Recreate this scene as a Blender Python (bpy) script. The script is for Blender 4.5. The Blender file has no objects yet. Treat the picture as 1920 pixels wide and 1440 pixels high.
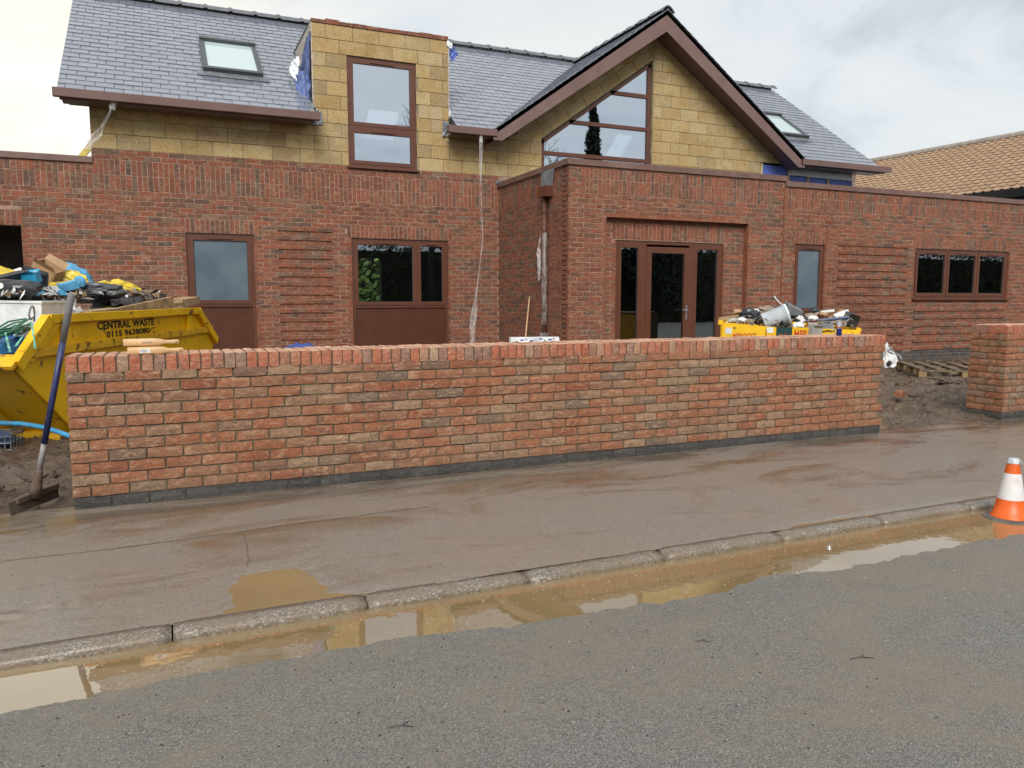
import bpy, math, random
from mathutils import Vector as V, Matrix, noise
sc = bpy.context.scene
R = math.radians
random.seed(7)
rnd = random.random
def ru(a, b): return a + (b - a) * random.random()

# ------------------------------------------------------------------ camera, sky, fill lamp, exposure
PITCH, YAW, CAMH = math.atan(159 / 1440), R(23.8), 1.36
cam = bpy.data.objects.new('camera', bpy.data.cameras.new('camera'))
sc.collection.objects.link(cam)
cam.location = (0, 0, CAMH)
cam.rotation_euler = (math.pi / 2 - PITCH, 0, -YAW)
cam.data.sensor_width = 36.0
cam.data.lens = 27.0
cam.data.clip_start = 0.05
cam.data.clip_end = 2000
sc.camera = cam
sc.view_settings.view_transform = 'Standard'
sc.view_settings.look = 'None'
sc.view_settings.exposure = 1.14
sc.view_settings.gamma = 1
sc.render.engine = 'CYCLES'
sc.cycles.use_denoising = True
sc.cycles.max_bounces = 8
sc.cycles.transparent_max_bounces = 16
sc.cycles.caustics_reflective = False
sc.cycles.caustics_refractive = False

FILL_EL, FILL_AZ = R(40), R(205)          # azimuth clockwise from +Y
sun = bpy.data.objects.new('sun', bpy.data.lights.new('sun', 'SUN'))
sc.collection.objects.link(sun)
sun.data.energy = 1.5  # soft fill added from behind the camera to brighten the house front
sun.data.angle = R(32)
sun.data.color = (1.0, 0.965, 0.91)
sd = V((math.sin(FILL_AZ) * math.cos(FILL_EL), math.cos(FILL_AZ) * math.cos(FILL_EL), math.sin(FILL_EL)))
sun.rotation_euler = sd.to_track_quat('Z', 'Y').to_euler()

w = bpy.data.worlds.new('World')
sc.world = w
w.use_nodes = True
nt = w.node_tree
nt.nodes.clear()
def N(nt, t, **k):
    n = nt.nodes.new(t)
    for a, b in k.items():
        if a.startswith('i_'):
            key = a[2:]
            key = int(key) if key.isdigit() else key.replace('_', ' ')
            n.inputs[key].default_value = b
        else:
            setattr(n, a, b)
    return n
def L(nt, a, b, ao=0, bi=0):
    nt.links.new(a.outputs[ao], b.inputs[bi])
sky = N(nt, 'ShaderNodeTexSky', sky_type='NISHITA', sun_disc=False)
sky.sun_elevation = FILL_EL
sky.sun_rotation = FILL_AZ
sky.air_density = 1.0
sky.dust_density = 3.0
tc = N(nt, 'ShaderNodeTexCoord')
sep = N(nt, 'ShaderNodeSeparateXYZ'); L(nt, tc, sep)
mz = N(nt, 'ShaderNodeMath', operation='ABSOLUTE'); L(nt, sep, mz, 2)
az = N(nt, 'ShaderNodeMath', operation='ADD', i_1=0.22); L(nt, mz, az)
dv = N(nt, 'ShaderNodeVectorMath', operation='DIVIDE')
cmb = N(nt, 'ShaderNodeCombineXYZ'); L(nt, az, cmb, 0, 0); L(nt, az, cmb, 0, 1); cmb.inputs[2].default_value = 1
L(nt, tc, dv); L(nt, cmb, dv, 0, 1)
n1 = N(nt, 'ShaderNodeTexNoise', i_Scale=1.7, i_Detail=8.0, i_Roughness=0.58, i_Distortion=0.8); L(nt, dv, n1)
n2 = N(nt, 'ShaderNodeTexNoise', i_Scale=0.55, i_Detail=3.0, i_Roughness=0.5); L(nt, dv, n2)
nm = N(nt, 'ShaderNodeMath', operation='MULTIPLY_ADD', i_1=0.5); L(nt, n1, nm, 0, 0)
nm2 = N(nt, 'ShaderNodeMath', operation='MULTIPLY', i_1=0.5); L(nt, n2, nm2); L(nt, nm2, nm, 0, 2)
cr = N(nt, 'ShaderNodeValToRGB')
e = cr.color_ramp.elements
e[0].position = 0.40; e[0].color = (3.55, 3.8, 4.0, 1)
e[1].position = 0.60; e[1].color = (5.5, 5.55, 5.4, 1)
x = cr.color_ramp.elements.new(0.5); x.color = (4.9, 5.15, 5.3, 1)
L(nt, nm, cr)
# the thin, bright, slightly warm part of the cloud where the low winter sun hides (left of the house)
GD = V((math.sin(R(-10)) * math.cos(R(9)), math.cos(R(-10)) * math.cos(R(9)), math.sin(R(9))))
dt = N(nt, 'ShaderNodeVectorMath', operation='DOT_PRODUCT'); dt.inputs[1].default_value = GD
L(nt, tc, dt)
mr = N(nt, 'ShaderNodeMapRange', interpolation_type='SMOOTHERSTEP'); mr.inputs[1].default_value = 0.88; mr.inputs[2].default_value = 1.0
nt.links.new(dt.outputs['Value'], mr.inputs[0])
gl = N(nt, 'ShaderNodeMix', data_type='RGBA', blend_type='ADD'); gl.inputs['B'].default_value = (2.5, 2.0, 1.0, 1)
nt.links.new(mr.outputs[0], gl.inputs['Factor'])
nt.links.new(cr.outputs[0], gl.inputs['A'])
mx = N(nt, 'ShaderNodeMix', data_type='RGBA'); mx.inputs['Factor'].default_value = 0.9
nt.links.new(sky.outputs[0], mx.inputs['A']); nt.links.new(gl.outputs['Result'], mx.inputs['B'])
bg = N(nt, 'ShaderNodeBackground', i_Strength=0.075)
nt.links.new(mx.outputs['Result'], bg.inputs[0])
wo = N(nt, 'ShaderNodeOutputWorld'); L(nt, bg, wo)

# ------------------------------------------------------------------ measuring helpers (camera is level-rolled, so points come from planes of real size)
_fw = V((math.sin(YAW) * math.cos(PITCH), math.cos(YAW) * math.cos(PITCH), -math.sin(PITCH)))
_rt = V((math.cos(YAW), -math.sin(YAW), 0)); _up = _rt.cross(_fw); _C = V((0, 0, CAMH))
def _ray(x, y): return _fw + _rt * ((x - 960) / 1440) - _up * ((y - 720) / 1440)
def onY(x, y, Y): d = _ray(x, y); return _C + d * (Y / d.y)
def onX(x, y, X): d = _ray(x, y); return _C + d * (X / d.x)
def onZ(x, y, Z): d = _ray(x, y); return _C + d * ((Z - CAMH) / d.z)
def atD(x, y, d): return _C + _ray(x, y) * d

# ------------------------------------------------------------------ mesh helpers
class MB:
    def __init__(s): s.v = []; s.f = []; s.t = []; s.cur = None
    def add(s, vs, fs):
        n = len(s.v); s.v += [tuple(q) for q in vs]
        for f in fs:
            s.f.append([i + n for i in f]); s.t.append(s.cur or 0.0)
        return s
    def box(s, x0, x1, y0, y1, z0, z1, M=None):
        vs = [V((x, y, z)) for z in (z0, z1) for y in (y0, y1) for x in (x0, x1)]
        if M: vs = [M @ q for q in vs]
        return s.add(vs, [(0, 2, 3, 1), (4, 5, 7, 6), (0, 1, 5, 4), (2, 6, 7, 3), (0, 4, 6, 2), (1, 3, 7, 5)])
    def beam(s, a, b, wd, th, up=V((0, 0, 1))):
        a, b = V(a), V(b); d = (b - a).normalized(); sx = d.cross(V(up))
        if sx.length < 1e-4: sx = d.cross(V((1, 0, 0)))
        sx.normalize(); sy = sx.cross(d)
        vs = [p + sx * (i * wd / 2) + sy * (j * th / 2) for p in (a, b) for i, j in ((-1, -1), (1, -1), (1, 1), (-1, 1))]
        return s.add(vs, [(0, 1, 2, 3), (7, 6, 5, 4), (0, 4, 5, 1), (1, 5, 6, 2), (2, 6, 7, 3), (3, 7, 4, 0)])
    def prism(s, poly, d):
        n = len(poly); poly = [V(q) for q in poly]; d = V(d)
        vs = poly + [q + d for q in poly]
        return s.add(vs, [tuple(range(n)), tuple(range(2 * n - 1, n - 1, -1))] + [(i, i + n, (i + 1) % n + n, (i + 1) % n) for i in range(n)])
    def tube(s, path, r, n=8, cap=True):
        path = [V(p) for p in path]; rs = r if isinstance(r, (list, tuple)) else [r] * len(path)
        rings = []; prev = None
        for i, p in enumerate(path):
            d = (path[min(i + 1, len(path) - 1)] - path[max(i - 1, 0)]).normalized()
            a = prev - d * prev.dot(d) if prev else d.orthogonal()
            a.normalize(); prev = a; b = d.cross(a)
            rings.append([p + (a * math.cos(t) + b * math.sin(t)) * rs[i] for t in [2 * math.pi * k / n for k in range(n)]])
        vs = [q for r_ in rings for q in r_]
        fs = [(i * n + k, i * n + (k + 1) % n, (i + 1) * n + (k + 1) % n, (i + 1) * n + k) for i in range(len(path) - 1) for k in range(n)]
        if cap: fs += [tuple(range(n - 1, -1, -1)), tuple(range((len(path) - 1) * n, len(path) * n))]
        return s.add(vs, fs)
    def lathe(s, prof, n=24, o=(0, 0, 0), M=None):
        o = V(o); vs = [o + V((r * math.cos(2 * math.pi * k / n), r * math.sin(2 * math.pi * k / n), z)) for r, z in prof for k in range(n)]
        if M: vs = [M @ q for q in vs]
        fs = [(i * n + k, i * n + (k + 1) % n, (i + 1) * n + (k + 1) % n, (i + 1) * n + k) for i in range(len(prof) - 1) for k in range(n)]
        return s.add(vs, fs)
    def grid(s, fn, nu, nv):
        vs = [fn(i / nu, j / nv) for j in range(nv + 1) for i in range(nu + 1)]
        return s.add(vs, [(j * (nu + 1) + i, j * (nu + 1) + i + 1, (j + 1) * (nu + 1) + i + 1, (j + 1) * (nu + 1) + i) for j in range(nv) for i in range(nu)])
    def mesh(s, name, m, smooth=False):
        me = bpy.data.meshes.new(name); me.from_pydata(s.v, [], s.f)
        if m: me.materials.append(m)
        if any(s.t):
            at = me.attributes.new('tint', 'FLOAT', 'FACE'); at.data.foreach_set('value', s.t)
        if smooth: me.polygons.foreach_set('use_smooth', [True] * len(me.polygons))
        me.update(); return me
    def obj(s, name, m, parent=None, smooth=False, kind=None):
        return put(name, s.mesh(name, m, smooth), parent, kind)
def put(name, me, parent=None, kind=None, loc=None):
    o = bpy.data.objects.new(name, me); sc.collection.objects.link(o)
    if loc is not None: o.location = loc
    if parent:
        o.parent = parent
        if parent.type == 'EMPTY': o.matrix_parent_inverse = Matrix.Translation(-parent.location)
    if kind: o['kind'] = kind
    return o
def empty(name, loc, label, cat, group=None):
    o = bpy.data.objects.new(name, None); sc.collection.objects.link(o); o.location = V(loc); o.empty_display_size = 0.2
    return tag(o, label, cat, group)
def tag(o, label, cat, group=None):
    o['label'] = label; o['category'] = cat
    if group: o['group'] = group
    return o
def B(*a, **k): return MB().box(*a, **k)
def blob(c, r, seed, amp=0.25, fr=2.0, sub=3, M=None, crease=0.12):
    """crumpled bag / clod: a sphere with folded noise relief"""
    import bmesh
    bm = bmesh.new(); bmesh.ops.create_icosphere(bm, subdivisions=sub, radius=1)
    mb = MB(); off = V((seed * 7.3, seed * 3.1, seed * 1.7)); vs = []
    for q in bm.verts:
        p = q.co.copy(); k = 1 + amp * noise.noise(p * fr + off) + crease * (0.5 - abs(noise.noise(p * fr * 2.6 + off * 2)) * 2)
        p = V((p.x * r[0], p.y * r[1], p.z * r[2])) * k
        vs.append((M @ p if M else p) + V(c))
    fs = [[q.index for q in f.verts] for f in bm.faces]; bm.free()
    return mb.add(vs, fs)
def sheet(corners, nu, nv, amp, seed, th=0.004, fr=3.0):
    """a crumpled thin sheet with thickness spanning four corners"""
    a, b, c, d = [V(q) for q in corners]; nrm = (b - a).cross(d - a).normalized(); off = V((seed * 3.7, seed * 1.3, seed))
    def fn(u, v):
        p = a.lerp(b, u).lerp(d.lerp(c, u), v)
        return p + nrm * (amp * noise.noise(V((u * fr, v * fr, 0)) * 2 + off) + amp * 0.6 * abs(noise.noise(V((u * fr * 2.3, v * fr * 1.7, 3)) + off)))
    mb = MB().grid(fn, nu, nv); n = len(mb.v); fs = list(mb.f)
    mb.v += [tuple(V(q) - nrm * th) for q in mb.v[:n]]
    for f in fs: mb.f.append([i + n for i in f[::-1]]); mb.t.append(0)
    return mb

# ------------------------------------------------------------------ materials
def ramp(nt, stops, interp='LINEAR'):
    r = nt.nodes.new('ShaderNodeValToRGB'); r.color_ramp.interpolation = interp; el = r.color_ramp.elements
    while len(el) < len(stops): el.new(0.5)
    for i, (p, c) in enumerate(stops): el[i].position = p; el[i].color = (*c, 1)
    return r
def mixc(nt, a, b, f, mode='MIX'):
    m = nt.nodes.new('ShaderNodeMix'); m.data_type = 'RGBA'; m.blend_type = mode
    for k, q in (('A', a), ('B', b), ('Factor', f)):
        if isinstance(q, (int, float)): m.inputs[k].default_value = q
        elif isinstance(q, tuple): m.inputs[k].default_value = (*q, 1)
        else: nt.links.new(q, m.inputs[k])
    return m.outputs['Result']
def math_(nt, op, a, b=None, c=None, clamp=False):
    m = nt.nodes.new('ShaderNodeMath'); m.operation = op; m.use_clamp = clamp
    for i, q in enumerate((a, b, c)):
        if q is None: continue
        if isinstance(q, (int, float)): m.inputs[i].default_value = q
        else: nt.links.new(q, m.inputs[i])
    return m.outputs[0]
def newmat(name):
    m = bpy.data.materials.new(name); m.use_nodes = True; nt = m.node_tree
    b = nt.nodes['Principled BSDF']
    return m, nt, b
def posn(nt, scale=(1, 1, 1)):
    g = nt.nodes.new('ShaderNodeNewGeometry')
    mp = nt.nodes.new('ShaderNodeMapping'); mp.inputs['Scale'].default_value = scale
    nt.links.new(g.outputs['Position'], mp.inputs[0]); return mp.outputs[0]
def noi(nt, vec, scale, detail=4, rough=0.55, dist=0.0):
    n = nt.nodes.new('ShaderNodeTexNoise'); n.inputs['Scale'].default_value = scale; n.inputs['Detail'].default_value = detail
    n.inputs['Roughness'].default_value = rough; n.inputs['Distortion'].default_value = dist
    nt.links.new(vec, n.inputs['Vector']); return n.outputs[0]
def vor(nt, vec, scale, out='Color', rand=1.0):
    n = nt.nodes.new('ShaderNodeTexVoronoi'); n.inputs['Scale'].default_value = scale; n.inputs['Randomness'].default_value = rand
    nt.links.new(vec, n.inputs['Vector']); return n.outputs[out]
def bump(nt, b, h, strength, dist):
    n = nt.nodes.new('ShaderNodeBump'); n.inputs['Strength'].default_value = strength; n.inputs['Distance'].default_value = dist
    nt.links.new(h, n.inputs['Height'])
    nt.links.new(n.outputs[0], b.inputs['Normal'])
def mr_(nt, v, a, b, c, d, smooth=False):
    m = nt.nodes.new('ShaderNodeMapRange'); m.interpolation_type = 'SMOOTHSTEP' if smooth else 'LINEAR'
    for i, q in enumerate((a, b, c, d)): m.inputs[i + 1].default_value = q
    nt.links.new(v, m.inputs[0]); return m.outputs[0]
def setv(nt, b, key, q):
    if isinstance(q, (int, float)): b.inputs[key].default_value = q
    elif isinstance(q, tuple): b.inputs[key].default_value = (*q, 1)
    else: nt.links.new(q, b.inputs[key])
def plain(name, c, rough=0.5, var=0.18, scale=6.0, metal=0.0, bmp=0.15, bscale=60.0, spec=0.5, dirt=None, dscale=3.0, dlo=0.55, dhi=0.7, stretch=(1, 1, 1)):
    m, nt, b = newmat(name); p = posn(nt, stretch)
    n = noi(nt, p, scale, 5, 0.6)
    d = tuple(q * (1 - var * 1.6) for q in c); l = tuple(min(1, q * (1 + var)) for q in c)
    col = ramp(nt, [(0.3, d), (0.7, l)]); nt.links.new(n, col.inputs[0]); col = col.outputs[0]
    if dirt:
        k = noi(nt, p, dscale, 8, 0.65); k = mr_(nt, k, dlo, dhi, 0, 1)
        col = mixc(nt, col, dirt, k)
    nt.links.new(col, b.inputs['Base Color']); b.inputs['Metallic'].default_value = metal
    setv(nt, b, 'Roughness', mr_(nt, n, 0.3, 0.7, rough * 0.85, min(1, rough * 1.15))); b.inputs['Specular IOR Level'].default_value = spec
    if bmp: bump(nt, b, noi(nt, p, bscale, 4, 0.6), bmp, 0.01)
    return m
def tintsrc(nt):
    a = nt.nodes.new('ShaderNodeAttribute'); a.attribute_name = 'tint'
    o = nt.nodes.new('ShaderNodeAttribute'); o.attribute_name = 'tint'; o.attribute_type = 'OBJECT'
    return math_(nt, 'ADD', a.outputs['Fac'], o.outputs['Fac'])
def brickmat(name, stops, buff, dark, cs=1.0, fine=1.0, bs=0.6):
    m, nt, b = newmat(name); p = posn(nt)
    t = tintsrc(nt); rc = ramp(nt, stops); nt.links.new(t, rc.inputs[0])
    # every brick reads its own slice of the noise
    sh = nt.nodes.new('ShaderNodeVectorMath'); sh.operation = 'MULTIPLY_ADD'; sh.inputs[1].default_value = (1, 1, 1)
    cx = nt.nodes.new('ShaderNodeCombineXYZ'); tt = math_(nt, 'MULTIPLY', t, 37.0); nt.links.new(tt, cx.inputs[1])
    nt.links.new(p, sh.inputs[0]); nt.links.new(cx.outputs[0], sh.inputs[2]); q = sh.outputs[0]
    st = nt.nodes.new('ShaderNodeMapping'); st.inputs['Scale'].default_value = (1, 1, 2.6); nt.links.new(q, st.inputs[0]); qs = st.outputs[0]
    a = mr_(nt, noi(nt, qs, 9 * cs, 5, 0.62, 1.5), 0.50, 0.70, 0, 0.85)
    c = mixc(nt, rc.outputs[0], buff, a)
    k = mr_(nt, noi(nt, q, 13 * cs, 4, 0.6, 0.8), 0.55, 0.72, 0, 0.75)
    c = mixc(nt, c, dark, k)
    cre = noi(nt, qs, 34 * cs, 7, 0.72, 2.6)
    c = mixc(nt, c, (0.5, 0.5, 0.5), mr_(nt, cre, 0.35, 0.65, 0.0, 1.0), 'OVERLAY') if False else c
    v = math_(nt, 'MULTIPLY', mr_(nt, cre, 0.32, 0.68, 0.55, 1.42), mr_(nt, noi(nt, q, 90 * cs, 4, .7), .3, .7, .72, 1.28))
    mul = nt.nodes.new('ShaderNodeVectorMath'); mul.operation = 'SCALE'
    nt.links.new(c, mul.inputs[0]); nt.links.new(v, mul.inputs['Scale'])
    outc = mul.outputs[0]
    dust = math_(nt, 'MULTIPLY', mr_(nt, noi(nt, p, 1.4, 7, .66, .5), .48, .68, 0, 1), .10 if name == 'house_brick' else .28); outc = mixc(nt, outc, tuple(.5 * (x_ + y_) for x_, y_ in zip(buff, stops[1][1])), dust)
    smear = math_(nt, 'MULTIPLY', mr_(nt, noi(nt, qs, 6, 7, .7, 1.0), .60, .70, 0, 1), .45); outc = mixc(nt, outc, tuple(min(.6, x_ * 1.1) for x_ in buff), math_(nt, 'MULTIPLY', smear, .7))
    if name == 'new_wall_brick':
        zz = nt.nodes.new('ShaderNodeSeparateXYZ'); nt.links.new(p, zz.inputs[0]); spl = math_(nt, 'MULTIPLY', mr_(nt, zz.outputs[2], .05, .42, 1, 0), mr_(nt, noi(nt, p, 16, 6, .7), .5, .66, 0, .75)); outc = mixc(nt, outc, (.17, .12, .078), spl)
    nt.links.new(outc, b.inputs['Base Color']); b.inputs['Roughness'].default_value = 0.85; b.inputs['Specular IOR Level'].default_value = 0.25
    h = math_(nt, 'ADD', cre, math_(nt, 'MULTIPLY', noi(nt, q, 120 * cs, 3), 0.4))
    bump(nt, b, h, bs, 0.012 * fine)
    return m
M = {}
M['brick'] = brickmat('new_wall_brick', [(0, (.255, .092, .05)), (.3, (.325, .13, .068)), (.5, (.285, .13, .075)), (.68, (.235, .122, .075)), (.82, (.31, .20, .128)), (.93, (.165, .118, .09)), (1, (.34, .122, .062))], (.43, .285, .18), (.125, .09, .07))
M['copbrick'] = brickmat('coping_brick', [(0, (.37, .115, .065)), (.35, (.44, .15, .085)), (.6, (.36, .16, .10)), (.78, (.25, .15, .12)), (.9, (.40, .27, .18)), (1, (.42, .12, .06))], (.48, .30, .2), (.16, .12, .11))
M['hbrick'] = brickmat('house_brick', [(0, (.155, .05, .031)), (.22, (.235, .076, .043)), (.48, (.20, .07, .042)), (.68, (.15, .066, .043)), (.82, (.108, .063, .046)), (.9, (.185, .115, .076)), (.95, (.082, .06, .05)), (1, (.30, .088, .045))], (.30, .19, .125), (.095, .066, .05), cs=0.7, fine=0.5, bs=0.25)
M['coptop_lit'] = brickmat('lit_coping_top', [(0, (.50, .27, .17)), (.5, (.55, .32, .21)), (1, (.58, .36, .24))], (.60, .42, .30), (.42, .25, .17))  # lighter brick colour standing for strong light on the coping tops
M['blue'] = brickmat('blue_brick', [(0, (.055, .053, .052)), (.5, (.065, .062, .06)), (1, (.08, .075, .07))], (.13, .12, .11), (.05, .05, .055))
M['mortar'] = plain('mortar', (.135, .104, .066), 0.9, 0.25, 20, bmp=0.5, bscale=140)
M['hmortar'] = plain('house_mortar', (.34, .225, .165), 0.9, 0.25, 8, bmp=0.3, bscale=90)
def blockmat():
    m, nt, b = newmat('tan_block'); p = posn(nt); t = tintsrc(nt)
    rc = ramp(nt, [(0, (.35, .235, .095)), (.35, (.45, .315, .14)), (.6, (.39, .275, .13)), (.8, (.28, .20, .11)), (.9, (.46, .355, .20)), (1, (.49, .36, .175))]); nt.links.new(t, rc.inputs[0])
    st = mr_(nt, noi(nt, p, 2.3, 5, 0.6), 0.42, 0.68, 0, 0.75); c = mixc(nt, rc.outputs[0], (.46, .37, .20), st)
    wt = mr_(nt, noi(nt, p, 4.5, 5, 0.65), 0.5, 0.66, 0, 0.6); c = mixc(nt, c, (.33, .20, .06), wt)
    sp = noi(nt, p, 75, 3, 0.75); c2 = mixc(nt, c, (.12, .075, .025), mr_(nt, sp, 0.53, 0.66, 0, 0.8))
    c2 = mixc(nt, c2, (.62, .50, .28), mr_(nt, sp, 0.43, 0.34, 0, 0.6))
    nt.links.new(c2, b.inputs['Base Color']); b.inputs['Roughness'].default_value = 0.9; bump(nt, b, sp, 0.7, 0.012); return m
M['block'] = blockmat()
M['bmortar'] = plain('block_mortar', (.27, .225, .14), 0.9, 0.3, 6)
def slatemat():
    m, nt, b = newmat('wet_slate'); p = posn(nt); t = tintsrc(nt)
    rc = ramp(nt, [(0, (.165, .18, .22)), (.5, (.178, .193, .235)), (.85, (.195, .21, .252)), (1, (.215, .225, .265))]); nt.links.new(t, rc.inputs[0])
    n = noi(nt, p, 14, 5, 0.65); c = mixc(nt, rc.outputs[0], (.17, .18, .215), mr_(nt, n, 0.5, 0.75, 0, 0.5))
    nt.links.new(c, b.inputs['Base Color']); setv(nt, b, 'Roughness', mr_(nt, n, 0.3, 0.7, 0.07, 0.22)); b.inputs['IOR'].default_value = 2.3
    bump(nt, b, noi(nt, p, 25, 3, 0.5), 0.08, 0.005); return m
M['slate'] = slatemat()
M['ridge'] = plain('ridge_slate_grey', (.13, .135, .15), 0.45, 0.2, 10)
M['deck'] = plain('roof_felt', (.04, .042, .05), 0.8)
M['trim'] = plain('brown_aluminium_trim', (.165, .098, .088), 0.42, 0.08, 3, bmp=0.03, dirt=(.21, .15, .13), dscale=2, dlo=.6, dhi=.8)
M['coping'] = plain('brown_coping', (.15, .082, .066), 0.45, 0.1, 3, bmp=0.03, dirt=(.2, .14, .12), dscale=1.5, dlo=.5, dhi=.8)
M['frame'] = plain('red_brown_frame', (.108, .038, .021), 0.38, 0.06, 3, bmp=0.02)
M['panel'] = plain('brown_infill_panel', (.078, .025, .012), 0.4, 0.06, 3, bmp=0.02, dirt=(.3, .24, .21), dscale=9, dlo=.68, dhi=.82)
def glassmat(name, refl, tint, rough=0.0):
    m = bpy.data.materials.new(name); m.use_nodes = True; nt = m.node_tree; nt.nodes.clear()
    g = N(nt, 'ShaderNodeBsdfGlossy'); g.inputs['Roughness'].default_value = rough; g.inputs['Color'].default_value = (.84, .91, 1, 1)
    t = N(nt, 'ShaderNodeBsdfTransparent'); t.inputs['Color'].default_value = (*tint, 1)
    fr = N(nt, 'ShaderNodeFresnel', i_IOR=1.52)
    f = math_(nt, 'ADD', fr.outputs[0], refl, clamp=True)
    pv = posn(nt); bp = nt.nodes.new('ShaderNodeBump'); bp.inputs['Strength'].default_value = 0.04; bp.inputs['Distance'].default_value = 0.02
    nt.links.new(noi(nt, pv, 1.6, 2), bp.inputs['Height']); nt.links.new(bp.outputs[0], g.inputs['Normal'])
    mx = N(nt, 'ShaderNodeMixShader'); nt.links.new(f, mx.inputs[0]); L(nt, t, mx, 0, 1); L(nt, g, mx, 0, 2)
    o = N(nt, 'ShaderNodeOutputMaterial'); L(nt, mx, o); return m
M['glass'] = glassmat('window_glass', 0.16, (.72, .78, .78))
M['glassup'] = glassmat('coated_window_glass', 0.5, (.70, .74, .76))
def frosted():
    m, nt, b = newmat('frosted_glass'); p = posn(nt)
    n = noi(nt, p, 2.2, 4); c = ramp(nt, [(0.35, (.085, .12, .15)), (.65, (.12, .16, .19))]); nt.links.new(n, c.inputs[0])
    nt.links.new(c.outputs[0], b.inputs['Base Color']); b.inputs['Roughness'].default_value = 0.22; b.inputs['Specular IOR Level'].default_value = 0.7; return m
M['frost'] = frosted()
def skyl():
    m, nt, b = newmat('rooflight_glass'); b.inputs['Base Color'].default_value = (.46, .56, .56, 1); b.inputs['Roughness'].default_value = 0.06
    b.inputs['Specular IOR Level'].default_value = 1.0; b.inputs['IOR'].default_value = 1.9; return m  # pale base colour stands for sky mirrored in the pane
M['skyl'] = skyl()
M['dgrey'] = plain('dark_grey_metal', (.06, .065, .07), 0.4, 0.1, bmp=0)
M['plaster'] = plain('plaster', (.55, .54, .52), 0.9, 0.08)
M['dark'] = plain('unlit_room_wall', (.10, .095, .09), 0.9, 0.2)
M['lead'] = plain('lead_sheet', (.20, .22, .24), 0.45, 0.25, 8, metal=0.4)
M['membrane'] = plain('blue_membrane', (.10, .16, .50), 0.55, 0.2, 5, bmp=0.3, bscale=18)
M['memhang'] = plain('cheek_blue_membrane', (.10, .14, .32), 0.5, 0.2, 5, bmp=0.3, bscale=18)  # duller blue than the wall membrane, for the dormer cheek
M['white'] = plain('white_sheet', (.72, .74, .76), 0.6, 0.08, 5, dirt=(.5, .46, .4), dscale=5, dlo=.6, dhi=.8)
M['osb'] = plain('chipboard', (.46, .40, .34), 0.8, 0.35, 25, bmp=0.3)
M['pine'] = plain('pale_batten', (.55, .40, .20), 0.7, 0.2, 12, stretch=(1, 1, .3))
def poly(name, lo, hi):
    m = bpy.data.materials.new(name); m.use_nodes = True; nt = m.node_tree; nt.nodes.clear()
    d = N(nt, 'ShaderNodeBsdfPrincipled'); d.inputs['Base Color'].default_value = (.7, .68, .68, 1); d.inputs['Roughness'].default_value = 0.25
    t = N(nt, 'ShaderNodeBsdfTransparent'); p = posn(nt, (1, 1, .3)); k = mr_(nt, noi(nt, p, 22, 4), .35, .7, lo, hi)
    mx = N(nt, 'ShaderNodeMixShader'); nt.links.new(k, mx.inputs[0]); L(nt, t, mx, 0, 1); L(nt, d, mx, 0, 2)
    bp = nt.nodes.new('ShaderNodeBump'); bp.inputs['Strength'].default_value = .6; bp.inputs['Distance'].default_value = .02
    nt.links.new(noi(nt, p, 18, 4), bp.inputs['Height']); nt.links.new(bp.outputs[0], d.inputs['Normal'])
    o = N(nt, 'ShaderNodeOutputMaterial'); L(nt, mx, o); return m
M['poly'] = poly('clear_polythene', .15, .55); M['thinpoly'] = poly('stretch_film', .04, .35)

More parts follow.
